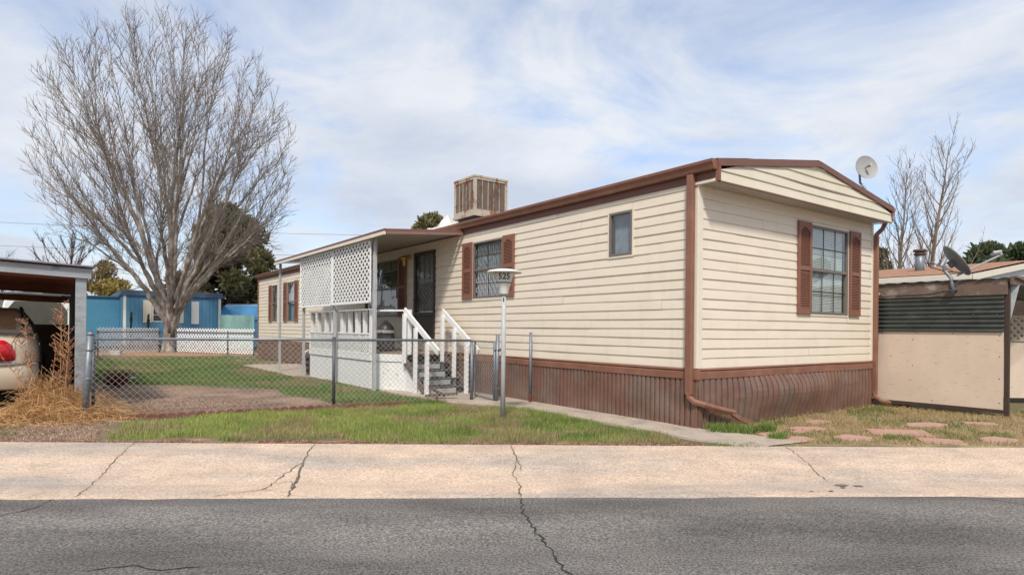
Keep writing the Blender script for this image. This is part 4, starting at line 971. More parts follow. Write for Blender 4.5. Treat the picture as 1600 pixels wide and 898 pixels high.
# scalloped clay edging
ed = [(-5.3, 8.62), (-4.75, 8.87), (-4.28, 9.20), (-3.74, 9.50), (-3.05, 9.83), (-2.45, 10.16), (-1.78, 10.48)]
cum = [0]
for p, q in zip(ed[:-1], ed[1:]): cum.append(cum[-1] + math.hypot(q[0] - p[0], q[1] - p[1]))
proto = None; tpos = 0.0; k = 0
while tpos < cum[-1]:
    X = float(np.interp(tpos, cum, [p[0] for p in ed])); Y = float(np.interp(tpos, cum, [p[1] for p in ed]))
    if proto is None:
        m_ = MB(); pr = [(.062 * math.cos(a), .035 + .045 * math.sin(a)) for a in np.linspace(0, math.pi, 9)]; pr = [(.062, -.02)] + pr + [(-.062, -.02)]
        m_.prism(pr, lambda u, v, w_: (u, w_ - .03, v), .06); proto = m_.build('edging_brick', M_BRICK, bevel=.006); o = proto
    else: o = proto.copy(); COL.objects.link(o)
    o.location = (X, Y, ru(-.012, .008)); o.rotation_euler = (ru(-.15, .1), ru(-.08, .08), math.atan2(.46, .888) + ru(-.12, .12))
    tag(o, 'small round topped red clay edging brick in the row along the front fence', 'edging brick', 'clay edging bricks below the front fence'); tpos += .128; k += 1

# ------------------------------------------------------------------ trees
def rodrot(d, ang_, az):
    a = d.orthogonal().normalized(); b_ = d.cross(a); s = a * math.cos(az) + b_ * math.sin(az)
    return (d * math.cos(ang_) + s * math.sin(ang_)).normalized()
class Tree:
    def __init__(s, rng): s.r = rng; s.big = MB(); s.tw = MB(); s.n = 0
    def branch(s, p, d, L, r0, r1, curve=(0, 0, 0), wob=.08, seg=6, mb=None, sides=5):
        pts = [p.copy()]; dirs = [d.copy()]; q = p.copy(); dd = d.copy(); cv = Vector(curve)
        for k in range(seg):
            dd = (dd + cv / seg + Vector((s.r.uniform(-wob, wob), s.r.uniform(-wob, wob), s.r.uniform(-wob, wob)))).normalized(); q = q + dd * (L / seg); pts.append(q.copy()); dirs.append(dd.copy())
        rs = [r0 + (r1 - r0) * (k / seg) ** .8 for k in range(seg + 1)]
        (mb or s.big).tube(pts, rs, sides, cap=False); s.n += 1
        return pts, dirs, rs
def ell(p, d, c, rad):      # distance from p along d to the ellipsoid crown surface
    P = Vector(((p.x - c[0]) / rad[0], (p.y - c[1]) / rad[1], (p.z - c[2]) / rad[2])); D = Vector((d.x / rad[0], d.y / rad[1], d.z / rad[2]))
    A = D.dot(D); B = P.dot(D); C = P.dot(P) - 1; q = B * B - A * C
    return 0 if q < 0 else (-B + math.sqrt(q)) / A
def elm(base):
    rng = random.Random(11); T = Tree(rng); bx, by = base; c = (bx + .05, by, 9.6); rad = (6.1, 5.9, 7.35)
    trunk = MB(); tp = [(bx - .12, by, -.05), (bx - .1, by, .12), (bx - .07, by, .6), (bx - .02, by, 1.1), (bx + .03, by, 1.6), (bx + .05, by, 2.1)]
    trunk.tube(tp, [.44, .32, .27, .28, .33, .22], 14)
    for k in range(7): a = k * .9 + .3; trunk.tube([(bx + .05 + .12 * math.cos(a), by + .12 * math.sin(a), .8 + .1 * (k % 3)), (bx + .05 + .26 * math.cos(a), by + .24 * math.sin(a), 1.7), (bx + .05 + .42 * math.cos(a), by + .38 * math.sin(a), 2.4)], [.16, .14, .10], 8)
    tips = []; NT = 150
    for k in range(NT):
        cz = 1 - (k + .5) / NT * 1.66; ph = k * 2.399963; sz = math.sqrt(max(0, 1 - cz * cz)); sc_ = rng.uniform(.90, 1.0)
        tips.append(Vector((c[0] + rad[0] * sz * math.cos(ph) * sc_, c[1] + rad[1] * sz * math.sin(ph) * sc_, c[2] + rad[2] * cz * sc_)))
    org = Vector((bx, by, 1.9))
    def kmeans(idx, k):
        dirs_ = {i: (tips[i] - org).normalized() for i in idx}; cen = [dirs_[i] for i in rng.sample(idx, k)]
        for _ in range(12):
            g = [[] for _ in cen]
            for i in idx: g[max(range(len(cen)), key=lambda q: dirs_[i].dot(cen[q]))].append(i)
            g = [q for q in g if q]; cen = [sum((dirs_[i] for i in q), Vector()).normalized() for q in g]
        return g
    def hermite(p0, d0, p1, d1, n, wob):
        L = (p1 - p0).length; out = []
        for k in range(n + 1):
            t = k / n; h00 = 2 * t**3 - 3 * t**2 + 1; h10 = t**3 - 2 * t**2 + t; h01 = -2 * t**3 + 3 * t**2; h11 = t**3 - t**2
            q = p0 * h00 + d0 * (L * h10 * .9) + p1 * h01 + d1 * (L * h11 * .9)
            if 0 < k < n: q = q + Vector((rng.uniform(-wob, wob), rng.uniform(-wob, wob), rng.uniform(-wob, wob)))
            out.append(q)
        return out
    def limb(p0, d0, p1, d1, r0, r1, n, sides, wob=.05, mb=None):
        pts = hermite(p0, d0, p1, d1, n, wob); (mb or T.big).tube(pts, [r0 + (r1 - r0) * k / n for k in range(n + 1)], sides, cap=False)
        return pts
    def side(pts, r0, r1, per_m, lmin, lmax, t0=.1):
        L = sum((b_ - a_).length for a_, b_ in zip(pts[:-1], pts[1:])); n = len(pts) - 1
        for _ in range(int(L * per_m)):
            t = rng.uniform(t0, 1); i = min(int(t * n), n - 1); p = pts[i].lerp(pts[i + 1], t * n - i); d0 = (pts[i + 1] - pts[i]).normalized()
            d = rodrot(d0, rng.uniform(.45, .8), rng.uniform(0, 6.28)); low = p.z < 5.5
            l_ = min(rng.uniform(lmin, lmax), ell(p, d, c, rad) + .35)
            if l_ < .2: continue
            p4, d4, _r = T.branch(p, d, l_, .0125, .0055, curve=(0, 0, .55 if not low else .15), wob=.08, seg=5, mb=T.tw, sides=3)
            for _4 in range(int(1 + l_ * 2.6)):
                j = rng.randint(1, 4); T.branch(p4[j], rodrot(d4[j], rng.uniform(.4, .8), rng.uniform(0, 6.28)), rng.uniform(.2, .65) * min(1.2, l_), .0085, .004, curve=(0, 0, .35), wob=.08, seg=2, mb=T.tw, sides=3)
    for g1 in kmeans(list(range(NT)), 15):
        cen = sum((tips[i] for i in g1), Vector()) / len(g1); dr = (cen - org).normalized(); n1 = len(g1)
        p0 = Vector((bx + dr.x * .26, by + dr.y * .2, 1.35 + rng.uniform(0, .75))); pA = org.lerp(cen, rng.uniform(.26, .36)); r0 = .035 * n1 ** .55
        d0 = (dr + Vector((0, 0, .35))).normalized(); dA = (dr + Vector((0, 0, .12))).normalized()
        pts = limb(p0, d0, pA, dA, r0 * 1.15, r0 * .78, 7, 8); side(pts, 0, 0, 2.2, .4, 1.6, .35)
        for g2 in (kmeans(g1, min(3, max(1, n1 // 3))) if n1 > 3 else [g1]):
            cen2 = sum((tips[i] for i in g2), Vector()) / len(g2); pB = pA.lerp(cen2, rng.uniform(.38, .52)); dB = ((cen2 - pA).normalized() + Vector((0, 0, .10))).normalized(); r1_ = .034 * len(g2) ** .55
            pts = limb(pA, dA, pB, dB, r1_ * 1.1, r1_ * .7, 6, 6); side(pts, 0, 0, 3.6, .5, 2.2)
            for i in g2:
                d1 = ((tips[i] - pB).normalized() + Vector((0, 0, .30 if tips[i].z > 6 else -.1))).normalized()
                st_p = pts[-1] if rng.random() < .6 else pts[rng.randint(2, 5)]
                p3 = limb(st_p, dB, tips[i], d1, .028, .007, 7, 4, .06); side(p3, 0, 0, 5.6, .35, 1.5, .05)
    t = thing('bare_tree', 'large bare grey vase shaped tree at the back of the yard before the blue home', 'tree', (bx, by, 0), False)
    trunk.build('trunk', M_BARK, t, smooth=True); T.big.build('crown', M_TWIG if False else M_BARK, t, smooth=True); T.tw.build('twigs', M_TWIG, t)
elm((-17.25, 31.3))
def bare(name, label, x, y, h, spread, seed, m=M_TANB, r0=.16, lean=0, nb=34, up=.75, group=None, twr=.009, tn=5):
    rng = random.Random(seed); T = Tree(rng); t = thing(name, label, 'tree', (x, y, 0), False, group)
    tr = MB(); T.big = tr
    pts, dirs, rs = T.branch(Vector((x, y, -.05)), Vector((lean, 0, 1)).normalized(), h * .97, r0, .015, wob=.035, seg=12, sides=8)
    tr.build('trunk', m, t, smooth=True); T.big = MB()
    for k in range(nb):
        tt = .16 + .80 * (k + rng.random()) / nb; i = min(int(tt * 12), 11); p = pts[i].lerp(pts[i + 1], tt * 12 - i)
        d = rodrot(dirs[i], rng.uniform(.5, .95), k * 2.4 + rng.uniform(-.5, .5)); L = spread * (1.15 - tt) * rng.uniform(.75, 1.2) + .5
        p2, d2, r2 = T.branch(p, d, L, max(.014, rs[i] * .42), .008, curve=(0, 0, up * 1.4), wob=.07, seg=7, sides=4)
        for _ in range(int(tn + L * 3)):
            t3 = rng.uniform(.15, 1); i3 = min(int(t3 * 7), 6); p3 = p2[i3].lerp(p2[i3 + 1], t3 * 7 - i3)
            p4, d4, _q = T.branch(p3, rodrot(d2[i3], rng.uniform(.3, .8), rng.uniform(0, 6.28)), rng.uniform(.3, 1.1), twr, .005, curve=(0, 0, .5), wob=.1, seg=3, mb=T.tw, sides=3)
            T.branch(p4[2], rodrot(d4[2], .5, rng.uniform(0, 6.28)), rng.uniform(.15, .5), .007, .004, wob=.1, seg=2, mb=T.tw, sides=3)
    T.big.build('crown', m, t, smooth=True); T.tw.build('twigs', mat('twig_' + m.name, (.16, .125, .11), .9, .2, 1), t)
    return t
bare('bare_poplar', 'tall slim bare tree right of the metal vent pipe beyond the neighbour roof', 20.3, 30.5, 10.7, 3.3, 21, r0=.19, lean=.07)
bare('bare_poplar', 'shorter bare tree left of the metal vent pipe beyond the neighbour roof', 19.85, 32.0, 10.0, 3.1, 35, r0=.17, lean=-.01)
bare('bare_tree', 'dark crooked bare tree rising behind the carport roof', -43.5, 60, 9.5, 7.5, 5, m=M_BARKD, r0=.4, lean=.08, nb=30, up=.1, twr=.03, tn=12)
bare('bare_tree', 'small bare tree showing at the left edge behind the carport', -51.5, 62, 8.6, 6, 8, m=M_BARKD, r0=.3, nb=16, up=.1, twr=.03, tn=10)
def leafcloud(centres, n, size, rng, ca, cb, elong=1.0, upb=0.0):
    """many small leaf or needle faces through the volume of clump ellipsoids"""
    C = np.array(centres); ws_ = C[:, 3] ** 2; ws_ /= ws_.sum(); k = rng.choice(len(C), n, p=ws_)
    dirn = rng.normal(size=(n, 3)); dirn /= np.linalg.norm(dirn, axis=1)[:, None]; rad = rng.rand(n) ** .45
    P = C[k, :3] + dirn * (rad * C[k, 3])[:, None] * np.array([1, 1, .8])
    a = rng.normal(size=(n, 3)) + np.array([0, 0, upb]) + dirn * .9; a /= np.linalg.norm(a, axis=1)[:, None]
    b_ = np.cross(a, rng.normal(size=(n, 3))); b_ /= np.linalg.norm(b_, axis=1)[:, None]
    s = size * rng.uniform(.6, 1.4, n)[:, None]; a = a * s * elong; b_ = b_ * s * .5
    V = np.stack([P - b_, P + b_, P + a + b_ * .3, P + a - b_ * .3], 1).reshape(-1, 3)
    F_ = np.arange(n * 4).reshape(n, 4); tcol = rng.rand(n)[:, None] * .7 + rng.rand(len(C))[k][:, None] * .5
    col = np.array(ca) * (1 - tcol.clip(0, 1)) + np.array(cb) * tcol.clip(0, 1); col = np.concatenate([col, np.ones((n, 1))], 1)
    return V, F_, np.repeat(col, 4, 0)
def conifer(label, x, y, h, r, seed, n, size, ca=(.07, .07, .03), cb=(.27, .245, .11), z0=.15, shape='round', name='pine_tree', trunkm=M_BARKD, nc=60, elong=1.6):
    rng = np.random.RandomState(seed); t = thing(name, label, 'tree', (x, y, 0), False)
    tb = MB(); tb.tube([(x, y, -.1), (x + .1, y, h * .5), (x, y, h * .93)], [r * .07 + .08, r * .04 + .05, .03], 8)
    cs = []
    for k in range(nc):
        u = rng.rand(); z = h * (z0 + (1 - z0) * u); prof = (math.sin(math.pi * min(1, (u * .86 + .16))) ** .8 if shape == 'round' else (1 - u) ** .75 + .04)
        a = rng.rand() * 6.28; rr = r * prof * rng.uniform(.45, 1.0) * .82; cr = r * rng.uniform(.16, .30)
        cx_, cy_ = x + rr * math.cos(a), y + rr * math.sin(a); cs.append((cx_, cy_, min(z, h - cr * .6), cr)); tb.tube([(x, y, z * .9), (cx_, cy_, z)], [.05, .02], 4, cap=False)
    tb.build('trunk', trunkm, t)
    V, F_, c = leafcloud(cs, n, size, rng, ca, cb, elong=elong, upb=.5)
    fastmesh('crown', V, F_, 4, M_NEEDLE, t, cols=c, off=(x, y, 0)); return t
conifer('broad dark green pine behind the bare tree and the mobile home end', -18.3, 40, 9.0, 3.6, 2, 26000, .17, nc=70, z0=.06)
conifer('pine top peeking over the porch roof left of the cooler', -5.9, 45, 9.4, 2.6, 7, 9000, .22, nc=40, z0=.3)
conifer('dark pine beyond the neighbour roof at the far right', 39.5, 52, 8.6, 4.0, 9, 12000, .26, ca=(.035, .05, .025), cb=(.12, .15, .07), nc=44)
conifer('dark low pine at the right edge of the view beyond the neighbour roof', 46.0, 56, 9.2, 4.4, 19, 12000, .28, ca=(.035, .05, .025), cb=(.12, .15, .07), nc=44)
conifer('slim green tree just right of the mobile home corner', 23.7, 40, 6.6, 1.2, 12, 3000, .18, ca=(.04, .06, .02), cb=(.10, .13, .05), nc=16, z0=.3)
conifer('tall dark pine added out of view to dim the long wall window reflections', -26.5, 26.0, 10.5, 3.2, 29, 14000, .2, nc=50, z0=.08)  # unseen pine, added so the long wall windows reflect less bright sky
for i, (x, y, h, r, ca, cb, lab) in enumerate([(-35.2, 55, 5.5, 3.0, (.17, .12, .03), (.34, .26, .08), 'yellow green budding tree behind the blue home'), (-39.5, 60, 7.5, 3.0, (.13, .09, .05), (.27, .21, .09), 'tan budding tree beside the yellow green one behind the carport'),
        (-33.5, 66, 7.0, 3.2, (.13, .10, .075), (.24, .18, .14), 'brownish leafless tree behind the blue home roof'), (-29.5, 70, 6.8, 3.4, (.12, .09, .075), (.22, .17, .14), 'grey brown thicket tree right of the blue home chimney side'), (-46.5, 64, 7.4, 3.4, (.14, .10, .06), (.28, .2, .12), 'dusty tan tree low behind the carport roof')]):
    conifer(lab, x, y, h, r, 40 + i, 7000, .16, ca=ca, cb=cb, name='budding_tree', nc=34, z0=.15, elong=1.1)

# ------------------------------------------------------------------ blue home and sheds behind
def box_home(name, label, X, Y, wx, ly, z1, base=.0):
    pass
BX, BY = -21.4, 34.0
bo = (BX - CX0, BY - CY0); bhx = bo[0] * .8084 + bo[1] * .5886; bhy = -bo[0] * .5886 + bo[1] * .8084
bh = thing('blue_mobile_home', 'blue mobile home with white corner boards and white shutters behind the big tree', 'mobile home', (bhx, bhy, 0))
x0, y0 = bhx, bhy
b = MB()
us = 0
while us < 5.0:   # grooved board wall
    b.box(x0 + us, x0 + min(us + .19, 5.0), y0 - .02, y0 + .05, .3, 3.05); us += .2
b.box(x0, x0 + 5.0, y0 + .02, y0 + 9, .3, 3.05); b.build('wall', M_BLUE, bh)
b = MB(); b.box(x0 - .08, x0 + 5.1, y0 - .12, y0 + 9.1, 2.98, 3.28); b.build('roof', M_BLUED, bh, bevel=.02)
for xx in (x0 + .06, x0 + 4.86): b = MB(); b.box(xx, xx + .14, y0 - .05, y0 - .021, .3, 2.98); b.build('corner_board', M_WHITE, bh)
b = MB(); b.box(x0 + 1.45, x0 + 2.55, y0 - .05, y0 - .021, 1.55, 2.72); wd = b.build('window', M_WHITE, bh)
b = MB(); b.box(x0 + 1.5, x0 + 2.5, y0 - .055, y0 - .051, 1.6, 2.67); b.build('pane', M_ROOM, wd)
b = MB(); b.box(x0 + 1.5, x0 + 2.5, y0 - .065, y0 - .057, 1.92, 1.96).box(x0 + 1.5, x0 + 2.5, y0 - .065, y0 - .057, 2.28, 2.32); b.build('muntin', M_ALU, wd)
for xx in (x0 + 1.0, x0 + 2.6): b = MB(); b.box(xx, xx + .42, y0 - .06, y0 - .021, 1.5, 2.75); b.build('shutter', M_TRIMW, wd)
b = MB(); b.box(x0 + 3.42, x0 + 3.82, y0 - .06, y0 - .021, 1.45, 2.75); b.build('shutter', M_WHITE, bh)
b = MB(); b.box(x0 - 2.6, x0 - .01, y0 + 1.3, y0 + 6, .2, 2.9); b.box(x0 - 4.8, x0 - 2.6, y0 + 1.31, y0 + 6, .2, 2.82); b.build('side_room', mat('deep_blue_wall', (.07, .24, .38), .7, .1, 2), bh)
b = MB(); b.box(x0 - 4.8, x0 - .01, y0 + 1.2, y0 + 6.1, 2.901, 2.97); b.build('side_roof', M_BLUED, bh)
bs = thing('barrel_roof_shed', 'bright blue shed with a curved roof beyond the lattice fence', 'shed', (-16.2, 38.5, 0), False)
b = MB(); pr = [(-.1, 0), (-.1, 1.7), (.0, 2.2), (.35, 2.6), (.9, 2.8), (2.1, 2.85), (2.6, 2.5), (2.8, 1.7), (2.8, 0)]
sh = MB(); sh.prism([(0, .1), (0, 1.75), (2.6, 1.75), (2.6, .1)], lambda u, v, w_: (-17.7 + w_, 37.8 + u, v), 5.4); sh.build('wall', M_SKYB, bs)
sh = MB(); arc = [(1.3 - 1.42 * math.cos(a), 1.75 + 1.0 * math.sin(a)) for a in np.linspace(0, math.pi, 14)]; sh.prism(arc, lambda u, v, w_: (-17.8 + w_, 37.8 + u, v), 5.6); sh.build('roof', M_SKYB, bs)
sh = MB(); arc = [(1.3 - 1.44 * math.cos(a), 1.75 + 1.015 * math.sin(a)) for a in np.linspace(.95, 2.2, 8)]; sh.prism(arc, lambda u, v, w_: (-17.75 + w_, 37.8 + u, v), 5.5); sh.build('roof_cap', M_LBLUE, bs)
mp_ = thing('mint_panel_fence', 'pale mint green board fence panel in front of the bright blue shed', 'fence', (-16.6, 36, 0), False)
b = MB(); u = -16.95
while u < -15.05: b.box(u, u + .16, 36, 36.03, .05, 1.98 + .01 * ((int(u * 10)) % 3)); u += .165
b.build('board_panel', M_MINT, mp_); b = MB(); b.box(-16.95, -15.05, 36.031, 36.07, .4, .5).box(-16.95, -15.05, 36.031, 36.07, 1.6, 1.7); b.build('rail', M_MINT, mp_)
b = MB(); b.box(-18.6, -17.7, 40, 43, 0, 2.6); tw_ = thing('brick_outbuilding', 'small tan brick outbuilding between the blue home and the blue shed', 'building', (-18.2, 40, 0), False); b.build('wall', M_TBRN, tw_); b = MB(); b.box(-18.7, -17.6, 39.9, 43.1, 2.6, 2.7); b.build('roof', M_FASC, tw_)
b = MB(); b.box(-15.0, -13.9, 37.0, 37.6, 0, 1.35); b.box(-14.9, -14.0, 36.9, 37.0, .3, 1.2); single(b, 'teal_bin', M_TEAL, 'low dark teal storage box right of the mint fence panel', 'storage box', (-14.5, 37.3, 0), house=False, bevel=.02)
for (x, y, z, lab) in ((-19.9, 32.4, 1.95, 'left one of two black stakes in front of the blue home'), (-19.0, 32.4, 1.85, 'right one of two black stakes in front of the blue home')):
    b = MB(); b.tube([(x, y, 0), (x, y, z), (x + .04, y, z + .1)], [.05, .055, .03], 6); b.tube([(x, y, z * .78), (x, y, z * .9)], .075, 6); single(b, 'garden_stake', M_BLACK, lab, 'stake', (x, y, 0), house=False, group='black stakes')

# ------------------------------------------------------------------ carport, car and what stands beyond it
cp = thing('carport', 'weathered grey wooden carport with red brown rafters over the beige car', 'carport', (-6.55, 6.35, 0))
px_, py_ = -6.50, 6.33
b = MB(); b.box(px_ - .14, px_, py_ - .07, py_ + .07, 0, 2.02); b.build('post', M_GWOOD, cp, bevel=.006)
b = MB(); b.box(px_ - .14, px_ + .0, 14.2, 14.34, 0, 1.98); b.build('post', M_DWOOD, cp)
b = MB(); b.bar((-12.2, py_ - .09, 2.32), (px_ + .06, py_ - .09, 2.085), .045, .15); b.build('front_beam', M_GWOOD, cp, bevel=.005)
b = MB(); b.bar((-12.2, py_ + .1, 2.29), (px_ - .02, py_ + .1, 2.06), .10, .14); b.build('header_beam', M_RWOOD, cp)
slope = lambda x: 2.135 + (px_ - x) * .0415
b = MB(); i0 = 0
b.bar((-12.3, 10.4, slope(-12.3) + .062), (px_ + .08, 10.4, slope(px_ + .08) + .062), 8.5, .02); b.build('roof', mat('grey_roof_metal', (.20, .22, .25), .5, .15, 5), cp)
b = MB(); b.bar((-12.2, 10.4, slope(-12.2) + .045), (px_, 10.4, slope(px_) + .045), 8.3, .012); b.build('roof_deck', M_RWOOD, cp)
for k in range(13):
    y = py_ + .45 + k * .60; b = MB(); b.bar((-12.2, y, slope(-12.2) - .015), (px_, y, slope(px_) - .015), .045, .11); b.build('rafter', M_RWOOD, cp)
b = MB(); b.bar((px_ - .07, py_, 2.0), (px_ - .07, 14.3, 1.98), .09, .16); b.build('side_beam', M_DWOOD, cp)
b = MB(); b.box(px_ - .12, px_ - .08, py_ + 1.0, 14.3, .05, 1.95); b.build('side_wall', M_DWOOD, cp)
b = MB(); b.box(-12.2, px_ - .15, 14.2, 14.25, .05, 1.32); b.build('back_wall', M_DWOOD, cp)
b = MB(); b.bar((-12.2, 14.3, 2.08), (px_ - .1, 14.3, 1.95), .08, .16); b.build('back_beam', M_RWOOD, cp)
# the car: lofted body, rear towards the camera
car = thing('parked_car', 'champagne beige sedan with red tail lights parked under the weathered carport', 'car', (-8.0, 8.6, 0))
cxm, cyr = -8.02, 6.62; car.scale = (1, 1, 1.075)
st_list = [  # y from rear, half width, bottom, belt, deck height
    (0.00, .60, .36, .70, .86), (.03, .74, .32, .72, .95), (.12, .84, .29, .74, 1.015), (.35, .90, .27, .76, 1.06), (.8, .92, .26, .78, 1.085), (1.3, .93, .24, .78, 1.09), (2.4, .94, .22, .76, 1.05), (3.6, .93, .24, .74, 1.03), (4.4, .90, .27, .70, .95), (4.85, .82, .32, .62, .82), (4.98, .6, .36, .55, .72)]
def carsec(hw, zb, zm, zd):
    return [(0, zb), (hw * .86, zb), (hw * .965, zb + .07), (hw, zb + .2), (hw * 1.005, zm), (hw * .985, zm + (zd - zm) * .45), (hw * .945, zd - (zd - zm) * .14), (hw * .86, zd), (hw * .5, zd + .022), (0, zd + .03)]
b = MB(); m_ = 0
for (yy, hw, zb, zm, zd) in st_list:
    s_ = carsec(hw, zb, zm, zd); full = [(x, z) for x, z in s_] + [(-x, z) for x, z in s_[-2:0:-1]]; m_ = len(full)
    for x, z in full: b.v.append((cxm + x, cyr + yy + .10 * (abs(x) / .95) ** 2 * (1 if yy < .2 else 0), z))
for k in range(len(st_list) - 1):
    for j in range(m_): a = k * m_ + j; b.f.append((a, a + m_, k * m_ + m_ + (j + 1) % m_, k * m_ + (j + 1) % m_))
b.f.append(tuple(range(m_))); b.f.append(tuple(range((len(st_list) - 1) * m_, len(st_list) * m_))[::-1])
o = b.build('body', M_CAR, car, smooth=True); md = o.modifiers.new('s', 'SUBSURF'); md.levels = 2; md.render_levels = 2
# greenhouse
gs = [(.78, .70, 1.08, 1.09), (.95, .74, 1.08, 1.20), (1.35, .70, 1.08, 1.40), (1.75, .66, 1.08, 1.475), (2.3, .66, 1.07, 1.48), (2.9, .67, 1.05, 1.42), (3.5, .72, 1.02, 1.06)]
b = MB()
for yy, hw, z0_, z1_ in gs:
    w0 = .86; pr = [(w0, z0_ - .02), ((w0 + hw) / 2 + .02, (z0_ + z1_) / 2), (hw + .01, z1_ - .035), (hw - .08, z1_), (0, z1_ + .018)]
    full = pr + [(-x, z) for x, z in pr[-2::-1]]; m_ = len(full)
    for x, z in full: b.v.append((cxm + x, cyr + yy, z))
for k in range(len(gs) - 1):
    for j in range(m_ - 1): a = k * m_ + j; b.f.append((a, a + m_, a + m_ + 1, a + 1))
b.build('cabin', M_CAR, car, smooth=True)
# rear glass, side glass following the cabin
def gsec(y_, frac):
    yy_ = [g[0] for g in gs]; hw = np.interp(y_, yy_, [g[1] for g in gs]); z0_ = np.interp(y_, yy_, [g[2] for g in gs]); z1_ = np.interp(y_, yy_, [g[3] for g in gs])
    return hw, z0_, z1_
b = MB(); rows = []
for y_ in (.86, 1.1, 1.35, 1.62):
    hw, z0_, z1_ = gsec(y_, 0); rows.append([(cxm + (hw - .10) * q, cyr + y_ - .018, z1_ + .022 - .02 * abs(q)) for q in np.linspace(-1, 1, 9)])
for r_ in rows: b.v += r_
for k in range(3):
    for j in range(8): a = k * 9 + j; b.f.append((a, a + 9, a + 10, a + 1))
b.build('rear_window', M_CARGL, car, smooth=True)
for sg in (1, -1):
    b = MB(); rows = []
    for y_ in (1.2, 1.5, 1.9, 2.4, 2.9, 3.15):
        hw, z0_, z1_ = gsec(y_, 0); w0 = .86
        rows.append([(cxm + sg * (w0 + .014 - .01), cyr + y_, z0_ + .0), (cxm + sg * ((w0 + hw) / 2 + .034), cyr + y_, (z0_ + z1_) / 2), (cxm + sg * (hw + .024), cyr + y_, z1_ - .05)])
    for r_ in rows: b.v += r_
    for k in range(5):
        for j in range(2): a = k * 3 + j; b.f.append((a, a + 3, a + 4, a + 1))
    b.build('side_window', M_BLACK, car, smooth=True)
    b = MB()   # black rear quarter trim
    tr_ = [(cxm + sg * (gsec(y_, 0)[0] - .02), cyr + y_, gsec(y_, 0)[2] + .012) for y_ in (.84, 1.0, 1.35, 1.75, 2.3, 2.9)]
    b.tube(tr_, .016, 5); b.build('window_trim', M_BLACK, car)
    # tail light wrapping the corner
    b = MB(); n = 9
    for k in range(n + 1):
        t = k / n; xx = .24 + .42 * t; yy = -.012 + .16 * max(0, t - .45) ** 1.7 + .10 * (xx / .95) ** 2
        top = 1.01 - .02 * t - .25 * max(0, t - .66) ** 1.4 * 2; bot = .705 + .005 * t
        b.v += [(cxm + sg * xx, cyr + yy - .02, bot), (cxm + sg * xx, cyr + yy - .035, (top + bot) / 2), (cxm + sg * xx, cyr + yy - .005, top), (cxm + sg * xx, cyr + yy + .08, top), (cxm + sg * xx, cyr + yy + .08, bot)]
    for k in range(n):
        for j in range(5): a = k * 5; b.f.append((a + j, a + 5 + j, a + 5 + (j + 1) % 5, a + (j + 1) % 5))
    b.f.append((0, 1, 2, 3, 4)); b.f.append(tuple(n * 5 + j for j in range(5)))
    tl_ = b.build('tail_light', M_TAIL, car, smooth=True)
    b = MB(); b.box(cxm + sg * .36 - .05, cxm + sg * .36 + .05, cyr - .034, cyr + .03, .80, .90); b.build('amber_lens', M_AMBER, tl_, bevel=.01)
b = MB(); pts = []
for k in range(13):
    t = -1 + k / 6; xx = t * .90; pts.append((cxm + xx, cyr - .055 + .14 * abs(t) ** 3 + (0), .665))
b.tube([(cxm - .93, cyr + .5, .665)] + pts + [(cxm + .93, cyr + .5, .665)], .017, 6); b.build('chrome_strip', M_CHROME, car, smooth=True)
b = MB()
for sg in (1, -1): b.tube([(cxm + sg * .70, cyr + .80, 1.092), (cxm + sg * .69, cyr + .40, 1.072), (cxm + sg * .66, cyr + .16, 1.035), (cxm + sg * .62, cyr + .035, .96), (cxm + sg * .60, cyr - .005, .72)], .005, 4)
b.tube([(cxm + q * .60, cyr - .012 + .05 * abs(q) ** 2, .705) for q in np.linspace(-1, 1, 9)], .005, 4)
b.build('panel_gap', M_RUBB, car)
b = MB()   # bumper
for zz_, of in ((.66, -.03), (.56, -.06), (.42, -.05), (.32, .0)):
    for k in range(15):
        t = -1 + k / 7; b.v.append((cxm + .925 * math.copysign(min(1, abs(t) * 1.06), t), cyr + of + .10 * abs(t) ** 2 + (.5 * max(0, abs(t) - .86) / .14), zz_))
for k in range(3):
    for j in range(14): a = k * 15 + j; b.f.append((a, a + 1, a + 16, a + 15))
b.build('bumper', M_CAR, car, smooth=True)
b = MB(); b.box(cxm - .16, cxm + .16, cyr - .0, cyr + .02, .78, .90); b.build('number_plate', M_WHITE, car)
for yy in (1.05, 3.95):
    for sg in (1, -1):
        b = MB(); R_ = Matrix.Rotation(math.pi / 2, 3, 'Y'); b.lathe([(.2, -.1), (.31, -.1), (.33, -.07), (.33, .07), (.31, .1), (.2, .1)], c=(cxm + sg * .84, cyr + yy, .33), n=24, M=R_); wh = b.build('wheel', M_RUBB, car, smooth=True)
        b = MB(); b.lathe([(.0005, -.085), (.15, -.085), (.2, -.095), (.2, .095), (.15, .085), (.0005, .085)], c=(cxm + sg * .84, cyr + yy, .33), n=20, M=R_); b.build('rim', M_CHROME, wh, smooth=True)
b = MB(); b.lathe([(.0005, .012), (.02, .01), (.024, 0)], c=(cxm + .93, cyr + .42, .93), n=10, M=Matrix.Rotation(math.pi / 2, 3, 'Y')); b.build('lock', M_CHROME, car)
